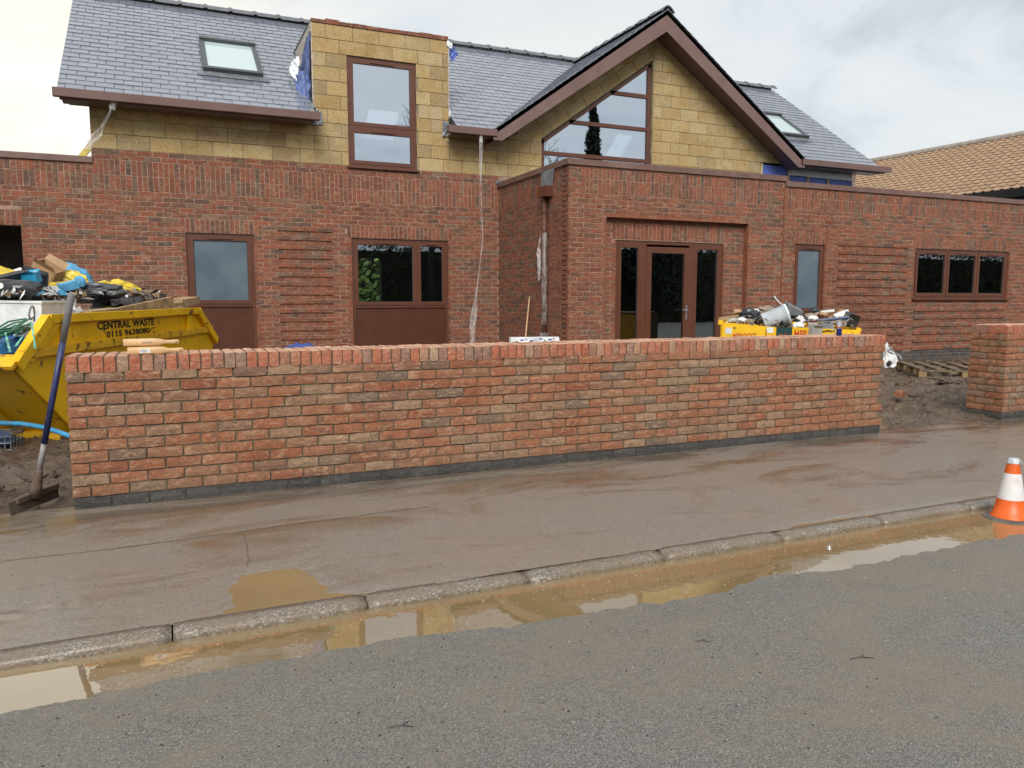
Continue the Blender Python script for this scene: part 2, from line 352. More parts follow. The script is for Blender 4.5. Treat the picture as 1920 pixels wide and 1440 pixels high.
def asphalt(name, base, light, brown, vs, bfac, wet):
    m, nt, b = newmat(name); p = posn(nt)
    st = vor(nt, p, vs); sx = nt.nodes.new('ShaderNodeSeparateColor'); nt.links.new(st, sx.inputs[0])
    c = ramp(nt, [(0.0, tuple(q * .45 for q in base)), (.45, base), (.8, tuple(q * 1.35 for q in base)), (.95, light), (1, light)]); nt.links.new(sx.outputs[0], c.inputs[0])
    big = noi(nt, p, 0.9, 6, 0.62, 0.4); mid = noi(nt, p, 4.5, 6, 0.68)
    k = math_(nt, 'MULTIPLY', mr_(nt, math_(nt, 'ADD', math_(nt, 'MULTIPLY', big, .6), math_(nt, 'MULTIPLY', mid, .4)), 0.42, 0.62, 0, 1, True), bfac)
    fine = noi(nt, p, 160, 3, .7); k = math_(nt, 'MULTIPLY', k, mr_(nt, fine, .3, .65, .45, 1.15), clamp=True)
    col = mixc(nt, c.outputs[0], brown, k)
    dist = vor(nt, p, vs, 'Distance')
    if wet:
        # rain film: stretched along the pavement, stronger towards the wall where it was hosed down
        pw = posn(nt, (.45, 1.2, 1)); wn = noi(nt, pw, 1.5, 8, .66, .9)
        sy = nt.nodes.new('ShaderNodeSeparateXYZ'); g = nt.nodes.new('ShaderNodeNewGeometry'); nt.links.new(g.outputs['Position'], sy.inputs[0])
        near = mr_(nt, sy.outputs[1], 4.4, 5.6, 0, .14); wf = mr_(nt, math_(nt, 'ADD', wn, near), .50, .70, 0, 1, True)
        col = mixc(nt, col, (.125, .088, .054), math_(nt, 'MULTIPLY', wf, .86))
        rough = mr_(nt, wf, 0, 1, .31, .07); setv(nt, b, 'Roughness', rough); setv(nt, b, 'Coat Weight', mr_(nt, wf, 0, 1, .38, 1.0)); setv(nt, b, 'Coat Roughness', mr_(nt, math_(nt, 'ADD', wf, math_(nt, 'MULTIPLY', fine, .3)), 0, 1.2, .22, .05)); b.inputs['Coat IOR'].default_value = 1.45
        amt = mr_(nt, wf, 0, 1, .7, .10)
        h = nt.nodes.new('ShaderNodeBump'); h.inputs['Distance'].default_value = 0.006; nt.links.new(amt, h.inputs['Strength'])
        nt.links.new(math_(nt, 'ADD', dist, math_(nt, 'MULTIPLY', fine, .6)), h.inputs['Height']); nt.links.new(h.outputs[0], b.inputs['Normal'])
    else:
        setv(nt, b, 'Roughness', mr_(nt, mid, .3, .7, .40, .62))
        bump(nt, b, math_(nt, 'ADD', dist, math_(nt, 'MULTIPLY', fine, .5)), 0.7, 0.006)
    nt.links.new(col, b.inputs['Base Color']); b.inputs['Specular IOR Level'].default_value = .5; return m
M['road'] = asphalt('road_asphalt', (.168, .162, .145), (.33, .32, .285), (.235, .185, .13), 290, .75, False)
M['pave'] = asphalt('pavement_asphalt', (.245, .21, .175), (.42, .38, .33), (.285, .222, .162), 300, .7, True)
def kerbmat():
    m, nt, b = newmat('kerb_concrete'); p = posn(nt); v = vor(nt, p, 130); s = nt.nodes.new('ShaderNodeSeparateColor'); nt.links.new(v, s.inputs[0])
    c = ramp(nt, [(0, (.08, .068, .055)), (.3, (.145, .122, .095)), (.7, (.195, .165, .13)), (.9, (.31, .275, .23)), (1, (.35, .31, .265))]); nt.links.new(s.outputs[0], c.inputs[0])
    n = noi(nt, p, 5, 5, .6); col = mixc(nt, c.outputs[0], (.165, .122, .078), mr_(nt, n, .36, .6, 0, .75))
    nt.links.new(col, b.inputs['Base Color']); b.inputs['Roughness'].default_value = .5; b.inputs['Coat Weight'].default_value = .35; b.inputs['Coat Roughness'].default_value = .25; bump(nt, b, vor(nt, p, 130, 'Distance'), .4, .004); return m
M['kerb'] = kerbmat()
def water(name, ior, rough):
    m, nt, b = newmat(name); p = posn(nt); n = noi(nt, p, 1.5, 3)
    c = ramp(nt, [(.35, (.215, .148, .070)), (.65, (.25, .175, .086))]); nt.links.new(n, c.inputs[0]); nt.links.new(c.outputs[0], b.inputs['Base Color'])
    b.inputs['Roughness'].default_value = rough; b.inputs['IOR'].default_value = ior; b.inputs['Specular IOR Level'].default_value = .5
    bump(nt, b, noi(nt, p, 9, 2), .03, .01); return m
M['water'] = water('muddy_water', 3.0, .015); M['shallow'] = water('shallow_muddy_water', 1.6, .10)
def mudmat():
    m, nt, b = newmat('wet_mud'); p = posn(nt); n = noi(nt, p, 7, 8, .68, .4); n2 = noi(nt, p, 1.2, 4)
    c = ramp(nt, [(.32, (.042, .026, .017)), (.5, (.10, .066, .043)), (.68, (.18, .124, .084))]); nt.links.new(n, c.inputs[0])
    col = mixc(nt, c.outputs[0], (.15, .115, .085), mr_(nt, n2, .4, .65, 0, .7))
    nt.links.new(col, b.inputs['Base Color']); setv(nt, b, 'Roughness', mr_(nt, noi(nt, p, 5, 4), .38, .58, .06, .5)); bump(nt, b, noi(nt, p, 38, 6, .7), .9, .03); return m
M['mud'] = mudmat()

# ------------------------------------------------------------------ ground, road, pavement, kerb, puddles
WZ = -0.040                                    # water level in the gutter
pud = [(-3, 2.86), (-1.6, 2.9), (-.62, 2.94), (-.31, 2.96), (.02, 3.0), (.29, 3.0), (.48, 2.99), (.77, 2.97), (1.03, 2.95), (1.16, 2.93), (1.49, 2.93), (1.8, 2.92), (2.16, 2.88), (2.37, 2.85), (2.5, 2.9), (2.74, 2.89), (3.08, 2.84), (3.45, 2.87), (3.75, 2.89), (4.2, 2.9), (4.65, 2.86), (5.4, 2.93), (6.2, 3.15), (7, 3.33), (30, 3.33)]
def pudY(x):
    for (a, b), (c, d) in zip(pud, pud[1:]):
        if x <= c: return b + (d - b) * max(0, (x - a)) / (c - a)
    return pud[-1][1]
def roadz(x, y):
    s = pudY(x) - y
    z = WZ + (0.075 * s if s < 0.3 else 0.0225 + 0.028 * (s - .3))
    z += 0.0022 * noise.noise(V((x * 9, y * 9, 0))) + 0.0016 * noise.noise(V((x * 28, y * 28, 4))) + 0.004 * noise.noise(V((x * 1.6, y * 1.6, 2)))
    return max(z, -0.085)
def strip(xs, ys, fz):
    mb = MB(); nx = len(xs)
    mb.v = [(x, y, fz(x, y)) for y in ys for x in xs]
    mb.f = [[j * nx + i, j * nx + i + 1, (j + 1) * nx + i + 1, (j + 1) * nx + i] for j in range(len(ys) - 1) for i in range(nx - 1)]
    mb.t = [0] * len(mb.f); return mb
def rng(a, b, n): return [a + (b - a) * i / n for i in range(n + 1)]
xs = [-60, -30, -12, -6] + rng(-3, 8, 420) + [10, 14, 20, 40, 80]
ys = [-8, -5, -2, 0, .8] + rng(1.2, 2.6, 40) + rng(2.62, 3.34, 46)
strip(xs, ys, roadz).obj('road', M['road'], smooth=True, kind='structure')
def mudz0(x, y): return 0
B(-400, 400, -400, 400, -0.6, -0.2).obj('ground', plain('far_grass', (.07, .085, .035), .9, .3, .5), kind='structure')
B(-60, 80, -9.5, -8.0, -.2, .06).obj('far_pavement', M['pave'], kind='structure')
ppoly = [(.19, 3.36), (.195, 3.8), (.28, 3.93), (.54, 3.92), (.57, 3.72), (.61, 3.5), (.66, 3.36)]
def inpoly(x, y, p):
    c = False
    for (a, b), (d, e_) in zip(p, p[1:] + p[:1]):
        if (b > y) != (e_ > y) and x < (d - a) * (y - b) / (e_ - b) + a: c = not c
    return c
def dpoly(x, y, p):
    m = 9
    for (a, b), (d, e_) in zip(p, p[1:] + p[:1]):
        l2 = (d - a) ** 2 + (e_ - b) ** 2; t = max(0, min(1, ((x - a) * (d - a) + (y - b) * (e_ - b)) / l2))
        m = min(m, math.hypot(x - a - t * (d - a), y - b - t * (e_ - b)))
    return -m if inpoly(x, y, p) else m
def pavez(x, y):
    z = 0.003 * noise.noise(V((x * 1.3, y * 1.7, 7))) + 0.0012 * noise.noise(V((x * 14, y * 14, 1)))
    if -.3 < x < 1.2 and y < 4.4:
        s = dpoly(x, y, ppoly) + .03 * noise.noise(V((x * 16, y * 16, 6))) + .02 * noise.noise(V((x * 45, y * 45, 2))); z -= 0.014 * max(0, min(1, .5 - s / .16))
    e_ = (y - 3.43) / .07                       # shallow gutter left behind the kerb stones
    if e_ < 1: z -= 0.006 * (1 - e_) * max(0, min(1, .5 + 2.2 * noise.noise(V((x * .9, 3.1, 0)))))
    return z
xs = [-60, -20, -8, -4] + rng(-2.4, 8, 300) + [9, 10, 12, 15, 20, 40, 80]
ys = rng(3.415, 4.2, 40) + rng(4.25, 5.68, 36)
strip(xs, ys, pavez).obj('pavement', M['pave'], smooth=True, kind='structure')
kerb = B(-60, 80, 3.345, 3.40, -.25, -.06).obj('kerb', M['kerb'], kind='structure')
def kerbmesh(i, wd):
    mb = MB(); prof = [(3.322, -.2), (3.320, -.03), (3.324, -.014), (3.333, -.006), (3.348, -.002), (3.385, .001), (3.428, .001), (3.428, -.2)]
    nx = 14
    for k in range(nx + 1):
        x = -wd / 2 + wd * k / nx
        for y, z in prof:
            e_ = 0.005 if k in (0, nx) else 0
            mb.v.append((x, y + .003 * noise.noise(V((x * 11 + i * 9, y * 20, z * 20))) + e_ * (y < 3.35), z + .0035 * noise.noise(V((x * 13 + i * 5, y * 30, 2))) - e_))
    P = len(prof)
    mb.f = [[k * P + j, (k + 1) * P + j, (k + 1) * P + j + 1, k * P + j + 1] for k in range(nx) for j in range(P - 1)] + [list(range(P)), [nx * P + j for j in range(P - 1, -1, -1)]]
    mb.t = [0] * len(mb.f); return mb.mesh('kerb_stone', M['kerb'], True)
kms = [kerbmesh(i, .802) for i in range(4)]
for i in range(-4, 18):
    x = -.06 + .812 * i + .406
    o = put('kerb_stone', kms[i % 4], kerb, loc=(x, ru(-.003, .003), ru(-.004, .002))); o.rotation_euler = (0, R(ru(-.25, .25)), R(ru(-.15, .15)))
def flat(name, poly, z, m, kind='structure'):
    mb = MB(); mb.add([(a, b, z) for a, b in poly], [tuple(range(len(poly)))]); return mb.obj(name, m, kind=kind)
flat('gutter_puddle', [(-12, 2.6), (9, 2.6), (9, 3.336), (-12, 3.336)], WZ, M['water'])
flat('pavement_puddle', [(.02, 3.43), (.85, 3.43), (.8, 4.1), (.05, 4.1)], -0.0065, M['shallow'])
flat('kerbside_film', [(-2, 3.425), (7.5, 3.425), (7.5, 3.5), (-2, 3.5)], -0.0042, M['shallow'])
def mudz(x, y):
    t = max(0, min(1, (y - 5.7) / 4.5)); z = -.012 + .16 * t
    s = max(0, min(1, (y - 5.66) / .35))
    if x > -.7 and x < 8.7: s = max(s, .2)
    n = .05 * noise.noise(V((x * 1.1, y * 1.1, 5))) + .06 * noise.noise(V((x * 3.1, y * 3.1, 9))) + .065 * abs(noise.noise(V((x * 6.5, y * 6.5, 3)))) + .04 * noise.noise(V((x * 15, y * 15, 8))) - .02
    n += .035 * abs(noise.noise(V((x * 1.2 + y * 2.5, y * .4 - x * .2, 12)))) * (x > 6)
    return z + n * s
strip([-30, -14] + rng(-8, -2, 60) + rng(-1.97, 6.4, 230) + rng(6.43, 14, 220) + rng(14.1, 17, 30) + [25, 60], rng(5.655, 8.6, 95) + rng(8.64, 10.6, 42) + [11.5, 12.6, 13.6, 30], mudz).obj('mud_yard', M['mud'], smooth=True, kind='structure')
flat('yard_puddle', [(6.7, 5.8), (8.5, 5.95), (9.2, 6.6), (8.4, 7.3), (7.2, 7.1)], -.03, M['water'])

# ------------------------------------------------------------------ brick pieces
def brickmesh(name, wd, h, d, seed, m, nx=6, nz=2, jag=.0035, relief=.004):
    """front face in the plane y=0 looking to -Y, worn uneven outline, going back d"""
    mb = MB(); off = V((seed * 5.1, seed * 2.3, seed))
    for j in range(nz + 1):
        for i in range(nx + 1):
            x = -wd / 2 + wd * i / nx; z = -h / 2 + h * j / nz; ed = (i in (0, nx)) or (j in (0, nz))
            q = V((x * 32, z * 32, 0)) + off
            cnr = (i in (0, nx)) and (j in (0, nz))
            dx = jag * noise.noise(q * 1.3) * (i in (0, nx)) ; dz = jag * 1.5 * noise.noise(q + V((9, 0, 3))) * (j in (0, nz))
            if cnr: dx -= math.copysign(.0018, x); dz -= math.copysign(.0018, z)
            y = relief * noise.noise(q * 1.1 + V((0, 7, 0))) + (.0028 if ed else 0)
            mb.v.append((x + dx, y, z + dz))
    W_ = nx + 1
    mb.f = [[j * W_ + i, j * W_ + i + 1, (j + 1) * W_ + i + 1, (j + 1) * W_ + i] for j in range(nz) for i in range(nx)]
    ring = [i for i in range(W_)] + [j * W_ + nx for j in range(1, nz + 1)] + [nz * W_ + i for i in range(nx - 1, -1, -1)] + [j * W_ for j in range(nz - 1, 0, -1)]
    n0 = len(mb.v)
    for k in ring: q = mb.v[k]; mb.v.append((q[0], d, q[2]))
    nr = len(ring)
    mb.f += [[ring[k], n0 + k, n0 + (k + 1) % nr, ring[(k + 1) % nr]] for k in range(nr)]
    mb.t = [0] * len(mb.f)
    me = mb.mesh(name, m, False)
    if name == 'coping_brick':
        me.materials.append(M['coptop_lit'])
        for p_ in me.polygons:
            if p_.normal.z > .8: p_.material_index = 1  # upward faces take the painted-bright colour
    return me
def join_into(mb, me, loc, rz, tint):
    n = len(mb.v); c, s_ = math.cos(rz), math.sin(rz)
    mb.v += [(loc[0] + v.co.x * c - v.co.y * s_, loc[1] + v.co.x * s_ + v.co.y * c, loc[2] + v.co.z) for v in me.vertices]
    for p in me.polygons: mb.f.append([i + n for i in p.vertices]); mb.t.append(tint)
full = [brickmesh('brick', .215, .065, .05, i, M['brick']) for i in range(12)]
half = [brickmesh('brick', .1025, .065, .05, 40 + i, M['brick'], nx=4) for i in range(5)]
def tintval(): return max(.01, min(.99, rnd()))
# ---- the new wall along the pavement
YW = 5.61; XL, XR = -.64, 6.625
gw = empty('garden_wall', (3, YW + .2, 0), 'long new red brick wall along the wet pavement with brick-on-edge top', 'wall')
B(XL + .012, XR - .012, YW + .011, YW + .431, -.12, .895).obj('mortar', M['mortar'], gw)
cand = []
for k in range(11):
    z = .078 + .0752 * k + .0325; x = XL
    first = True
    while x < XR - .02:
        wd = .1025 if (first and k % 2 == 0) else .215
        if x + wd > XR - .05: wd = XR - x
        if wd < .05: break
        cand.append((x + wd / 2, z + ru(-.0015, .0015), wd)); x += wd + .0105; first = False
cand.sort(key=lambda c: c[0]); rest = MB()
for i, (x, z, wd) in enumerate(cand):
    me = random.choice(full if wd > .2 else half); t = tintval()
    if abs(wd - .215) > .003 and abs(wd - .1025) > .003: me = brickmesh('brick', wd, .065, .05, i, M['brick'])
    if i < 300:
        o = put('brick', me, gw, loc=(x, YW + ru(-.004, .003), z)); o['tint'] = t; o.rotation_euler = (R(ru(-.8, .8)), R(ru(-.5, .5)), R(ru(-.6, .6)))
        o.matrix_parent_inverse = Matrix.Translation(-gw.location)
    else: join_into(rest, me, (x, YW + ru(-.004, .003), z), 0, t)
rest.obj('far_brickwork', M['brick'], gw, kind='stuff')
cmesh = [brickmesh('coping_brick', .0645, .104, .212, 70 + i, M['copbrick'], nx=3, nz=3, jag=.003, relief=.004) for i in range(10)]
nC = 99; pc = (XR - XL) / nC
for i in range(nC):
    for row in (0, 1):
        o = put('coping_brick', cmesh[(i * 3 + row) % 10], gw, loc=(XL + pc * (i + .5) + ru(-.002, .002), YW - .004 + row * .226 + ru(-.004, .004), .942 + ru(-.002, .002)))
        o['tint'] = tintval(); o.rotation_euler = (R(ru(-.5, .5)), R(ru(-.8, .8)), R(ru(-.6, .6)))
B(XL + .03, XR - .03, YW + .008, YW + .43, .895, .9885).obj('coping_joint', M['mortar'], gw)
bmesh_ = [brickmesh('base_brick', .215, .066, .05, 90 + i, M['blue'], jag=.0015, relief=.001) for i in range(4)]
B(XL + .008, XR - .01, YW + .0075, YW + .2, -.05, .071).obj('base_joint', M['blue'], gw)
for i in range(32):
    o = put('base_brick', bmesh_[i % 4], gw, loc=(XL + .11 + .2262 * i, YW - .001, .034)); o['tint'] = tintval()
# ---- pier at the gateway
PX, PY = 8.63, 5.69
pier = empty('gate_pier', (PX + .3, PY + .2, 0), 'short brick gate pier at the right edge beyond the muddy gateway', 'pier')
B(PX + .01, PX + 1.9, PY + .009, PY + .43, -.12, .965).obj('mortar', M['mortar'], pier)
for k in range(12):
    z = .075 + .0752 * k + .0325
    for face in (0, 1):
        u = 0; first = True; lim = 1.9 if face == 0 else .44
        while u < lim - .03:
            wd = .1025 if (first and (k + face) % 2 == 0) else .215
            if u + wd > lim + .01: wd = .1025
            if u + wd > lim + .01: break
            me = random.choice(full if wd > .2 else half); c = u + wd / 2
            if face == 0: loc = (PX + c, PY + ru(-.003, .003), z); rz = 0
            else: loc = (PX + ru(-.003, .003), PY + .44 - c, z); rz = -math.pi / 2
            o = put('brick', me, pier, loc=loc); o['tint'] = tintval(); o.rotation_euler = (0, 0, rz); u += wd + .0105; first = False
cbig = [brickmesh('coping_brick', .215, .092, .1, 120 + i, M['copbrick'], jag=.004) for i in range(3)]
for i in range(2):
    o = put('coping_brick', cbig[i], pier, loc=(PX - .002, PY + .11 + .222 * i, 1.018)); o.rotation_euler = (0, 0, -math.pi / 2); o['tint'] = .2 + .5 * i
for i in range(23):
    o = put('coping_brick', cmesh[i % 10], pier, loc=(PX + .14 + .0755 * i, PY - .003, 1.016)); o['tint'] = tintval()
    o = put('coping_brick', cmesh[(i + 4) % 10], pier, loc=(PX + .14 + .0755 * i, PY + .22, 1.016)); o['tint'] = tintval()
B(PX + .12, PX + 1.88, PY + .02, PY + .42, .965, 1.05).obj('coping_joint', M['mortar'], pier)
for i in range(8):
    o = put('base_brick', bmesh_[i % 4], pier, loc=(PX + .11 + .2262 * i, PY - .004, .033)); o['tint'] = tintval()
for i in range(2):
    o = put('base_brick', bmesh_[i], pier, loc=(PX - .004, PY + .33 - .2262 * i, .033)); o.rotation_euler = (0, 0, -math.pi / 2); o['tint'] = tintval()

# ------------------------------------------------------------------ the house
YM, YE, XE = 13.30, 10.55, 5.59
house = empty('house', (6.5, 15, 0.1), 'unfinished brick and tan block house with slate roof and brown windows', 'house')
def HP(mb, name, m, parent=None, smooth=False, kind=None): return mb.obj(name, m, parent or house, smooth, kind)
ZS = 3.005                                               # bottom of the double soldier band (main wall)
bricks = []                                              # (frame, u0, u1, z0, z1, proud)
def sub(iv, holes):
    out = [iv]
    for a, b in holes:
        nx = []
        for p, q in out:
            if b <= p or a >= q: nx.append((p, q)); continue
            if a > p: nx.append((p, a))
            if b < q: nx.append((b, q))
        out = nx
    return out
def fill(fr, u0, u1, z0, z1, holes, soldiers=(), ribs=(), base=0.005, pr=0.0):
    blk = list(holes) + [s for s in soldiers]
    k = math.floor((z0 - base) / .075)
    while base + .075 * k < z1 - .02:
        za = max(z0, base + .075 * k + .0065); zb = min(z1, base + .075 * k + .0685); zc = (za + zb) / 2
        if zb - za > .02:
            hs = [(h[0], h[1]) for h in blk if h[2] - .02 < zc < h[3] + .02]
            u = u0 - .225 + (k % 2) * .1125 + .05
            while u < u1:
                for p, q in sub((max(u, u0), min(u + .212, u1)), hs):
                    if q - p > .025:
                        prd = pr
                        for r in ribs:
                            if r[0] - .01 <= p and q <= r[1] + .01 and r[2] < zc < r[3]: prd = pr + (.02 if k % 2 else .001)
                        bricks.append((fr, p, q, za, zb, prd + ru(-.002, .002)))
                u += .225
        k += 1
    for s in soldiers:
        n = max(1, round((s[1] - s[0]) / .075)); w_ = (s[1] - s[0]) / n
        for i in range(n): bricks.append((fr, s[0] + w_ * i + .0062, s[0] + w_ * (i + 1) - .0062, s[2] + .006, s[3] - .006, pr + ru(-.002, .002)))
# frames: 0 main wall (faces -Y), 1 extension front (faces -Y), 2 extension return (faces -X, u runs from back to front), 3 door recess, 4 right-hand part of extension
FR = {0: (V((0, YM, 0)), V((1, 0, 0)), V((0, -1, 0))), 1: (V((0, YE, 0)), V((1, 0, 0)), V((0, -1, 0))), 2: (V((XE, 0, 0)), V((0, -1, 0)), V((-1, 0, 0))),
      3: (V((0, YE + .112, 0)), V((1, 0, 0)), V((0, -1, 0))), 4: (V((0, YE - .022, 0)), V((1, 0, 0)), V((0, -1, 0)))}
def mortar_panel(fr, u0, u1, z0, z1, holes, depth=.2, back=.005):
    O, U, Nn = FR[fr]; us = sorted({u0, u1} | {min(max(h[i], u0), u1) for h in holes for i in (0, 1)}); zs = sorted({z0, z1} | {min(max(h[i], z0), z1) for h in holes for i in (2, 3)})
    mb = MB(); Z = V((0, 0, 1))
    for a, b in zip(us, us[1:]):
        for c, d in zip(zs, zs[1:]):
            uc, zc = (a + b) / 2, (c + d) / 2
            if any(h[0] < uc < h[1] and h[2] < zc < h[3] for h in holes): continue
            mb.prism([O + U * p - Nn * back + Z * q for p, q in ((a, c), (b, c), (b, d), (a, d))], -Nn * depth)
    return mb
# openings: (x0, x1, z0, z1)
dA, wB, dkL = (.25, 1.275, .16, 2.405), (2.865, 4.61, .16, 2.405), (-3.6, -1.955, .12, 2.43)
sA, sB_, sL = (.175, 1.35, 2.405, 2.63), (2.79, 4.685, 2.405, 2.63), (-3.7, -1.93, 2.43, 2.655)
band = lambda a, b, top2: [(a, b, ZS, ZS + .225), (a, b, ZS + .225, top2)]
ribM = (1.49, 2.63, .55, 2.57)
fill(0, -7.5, -.995, .1, 3.385, [dkL], [sL] + band(-7.5, -.995, 3.385))
fill(0, -.995, XE, .1, 3.605, [dA, wB], [sA, sB_] + band(-.995, XE, 3.455), [ribM])
fill(2, -YM, -YE, .1, 3.40, [], [(-YM + .0, -YE - .225, ZS, ZS + .225), (-YM, -YE - .225, ZS + .225, 3.38)])
rec = (6.26, 9.065, .1, 2.64)
w1 = (10.1, 10.80, .9, 2.33); w2 = (13.10, 15.86, 1.37, 2.33)
STEP = 9.82
fill(1, XE, STEP, .1, 3.385, [rec], [(XE + .215, STEP - .22, 2.98, 3.205), (XE + .215, STEP - .22, 3.205, 3.385)], base=.055)
fill(4, STEP, 19.2, .37, 3.30, [w1, w2], [(STEP, 19.2, 2.925, 3.13), (STEP, 19.2, 3.13, 3.30), (w1[0] - .075, w1[1] + .075, 2.33, 2.555), (w2[0] - .075, w2[1] + .075, 2.33, 2.555)], [(10.95, 12.99, .38, 2.50), (12.99, 16.0, .38, 1.30)], base=0.0)
dr = (6.51, 8.64, .12, 2.30)
fill(3, rec[0], rec[1], .1, 2.64, [dr], [(6.435, 8.715, 2.31, 2.56)])
facade = mortar_panel(0, -7.5, -.995, 0, 3.385, [dkL])
for q in (mortar_panel(0, -.995, XE + .2, 0, 3.605, [dA, wB]), mortar_panel(2, -YM + .0, -YE - .212, 0, 3.39, []), mortar_panel(1, XE + .012, STEP, 0, 3.39, [rec], depth=.1),
          mortar_panel(3, rec[0] - .05, rec[1] + .05, 0, 2.70, [dr], depth=.1), mortar_panel(4, STEP, 19.2, 0, 3.30, [w1, w2])): facade.add(q.v, q.f)
facade = HP(facade, 'brick_wall', M['hmortar'])
hfull = [B(-.106, .106, 0, .04, -.031, .031).mesh('brick', M['hbrick'])]; hsold = [B(-.0313, .0313, 0, .04, -.1065, .1065).mesh('brick', M['hbrick'])]
def facing(b):
    O, U, Nn = FR[b[0]]; return O + U * ((b[1] + b[2]) / 2) + Nn * b[5] + V((0, 0, (b[3] + b[4]) / 2))
order = []
for i, b in enumerate(bricks):
    wd, h = b[2] - b[1], b[4] - b[3]; c = facing(b)
    ok = (abs(wd - .212) < .002 and abs(h - .062) < .002)
    okS = (abs(wd - .0626) < .002 and abs(h - .213) < .003)
    if (ok or okS) and c.z > 1.15 and -1.9 < c.x < 15.5: order.append(((c - V((0, 0, CAMH))).length, i, ok))
order.sort(); single = {i: ok for _, i, ok in order[:300]}
hb = MB()
for i, b in enumerate(bricks):
    O, U, Nn = FR[b[0]]; t = tintval()
    # darker batches fired together cluster
    t = max(.01, min(.99, t * .85 + .45 * (noise.noise(facing(b) * .5) + .12)))
    if i in single:
        o = put('brick', (hfull if single[i] else hsold)[0], facade, loc=facing(b)); o['tint'] = t
        if b[0] == 2: o.rotation_euler = (0, 0, -math.pi / 2)
        continue
    hb.cur = t; Z = V((0, 0, 1)); a = [O + U * p + Nn * b[5] + Z * q for p, q in ((b[1], b[3]), (b[2], b[3]), (b[2], b[4]), (b[1], b[4]))]; c = [q - Nn * (.04 + max(0, b[5])) for q in a]
    hb.add(a + c, [(0, 1, 2, 3), (0, 4, 5, 1), (1, 5, 6, 2), (2, 6, 7, 3), (3, 7, 4, 0)])
hb.obj('brickwork', M['hbrick'], facade, kind='stuff')
# reveals of the door recess and of the openings, and the corner returns, in brick
class RV(MB):
    def box(s, *a):
        q = MB(); q.cur = .2 + .6 * rnd(); q.box(*a); q.obj('brick_reveal', M['hbrick'], facade)
rv = RV()
rv.box(rec[0] - .055, rec[0] + .003, YE + .001, YE + .14, .1, 2.64); rv.box(rec[1] - .003, rec[1] + .055, YE + .001, YE + .14, .1, 2.64); rv.box(rec[0] - .05, rec[1] + .05, YE + .001, YE + .14, 2.636, 2.70)
rv.cur = .35
rv.box(STEP - .012, STEP + .03, YE - .020, YE + .05, .37, 3.29)
for o_, yy in ((dA, YM), (wB, YM), (w1, YE - .022), (w2, YE - .022), (dr, YE + .112), (dkL, YM)):
    rv.cur = .3 + .4 * rnd()
    rv.box(o_[0] - .045, o_[0] + .003, yy + .003, yy + .12, o_[2], o_[3]); rv.box(o_[1] - .003, o_[1] + .045, yy + .003, yy + .12, o_[2], o_[3])
for i in range(34):
    for j in range(3):
        x = 10 + .2262 * i + (.113 if j % 2 else 0)
        if x > 19: continue
        o = put('plinth_brick', bmesh_[(i + j) % 4], house, loc=(x, YE - .026, .33 - .075 * j)); o['tint'] = tintval()
        o.matrix_parent_inverse = Matrix.Translation(-house.location)
# ---- tan blockwork
blocks = []
def clip(poly, a, b, c):
    """keep a*x+b*z<=c"""
    out = []
    for i in range(len(poly)):
        p, q = poly[i], poly[(i + 1) % len(poly)]; dp = a * p[0] + b * p[1] - c; dq = a * q[0] + b * q[1] - c
        if dp <= 0: out.append(p)
        if dp * dq < 0: t = dp / (dp - dq); out.append((p[0] + t * (q[0] - p[0]), p[1] + t * (q[1] - p[1])))
    return out
def area(p): return abs(sum(p[i][0] * p[(i + 1) % len(p)][1] - p[(i + 1) % len(p)][0] * p[i][1] for i in range(len(p)))) / 2
def blockrow(x0, x1, z0, z1, off, holes=(), planes=()):
    u = x0 - off
    while u < x1:
        for p, q in sub((max(u, x0), min(u + .44, x1)), [(h[0], h[1]) for h in holes if h[2] - .01 < (z0 + z1) / 2 < h[3] + .01]):
            if q - p > .04:
                pl = [(p, z0), (q, z0), (q, z1), (p, z1)]
                for c in planes: pl = clip(pl, *c)
                if len(pl) > 2 and area(pl) > .004: blocks.append(pl)
        u += .45
PT = .703; AX, AZ = 8.9, 6.86                           # gable apex (top of slates), slope
dwin = (2.85, 4.05, 3.60, 5.41)
for k in range(11):
    z0 = 3.61 + .225 * k; z1 = z0 + .215
    off = (k % 2) * .225
    if z0 < 4.1: blockrow(-.99, 2.285, z0, min(z1, 4.235), off + .1); blockrow(4.645, 6.46, z0, min(z1, 4.235) if z0 > 4.1 else z1, off + .2, planes=[])
    elif k == 3: blockrow(5.6, 6.46, z0, z1, off, planes=[(-PT, 1, AZ - .42 - PT * AX)])
    if k < 10: blockrow(2.29, 4.64, z0, z1, off, [dwin])
under = [(PT, 1, AZ - .12 + PT * AX)]
for k in range(-1, 15):
    z0 = 3.61 + .225 * k; blockrow(8.935, 12.9 if z0 > 4.2 else 11.69, z0, z0 + .215, (k % 2) * .225 + .24, planes=under)
for k in range(-1, 0): blockrow(5.8, 6.46, 3.385, 3.6, .1)
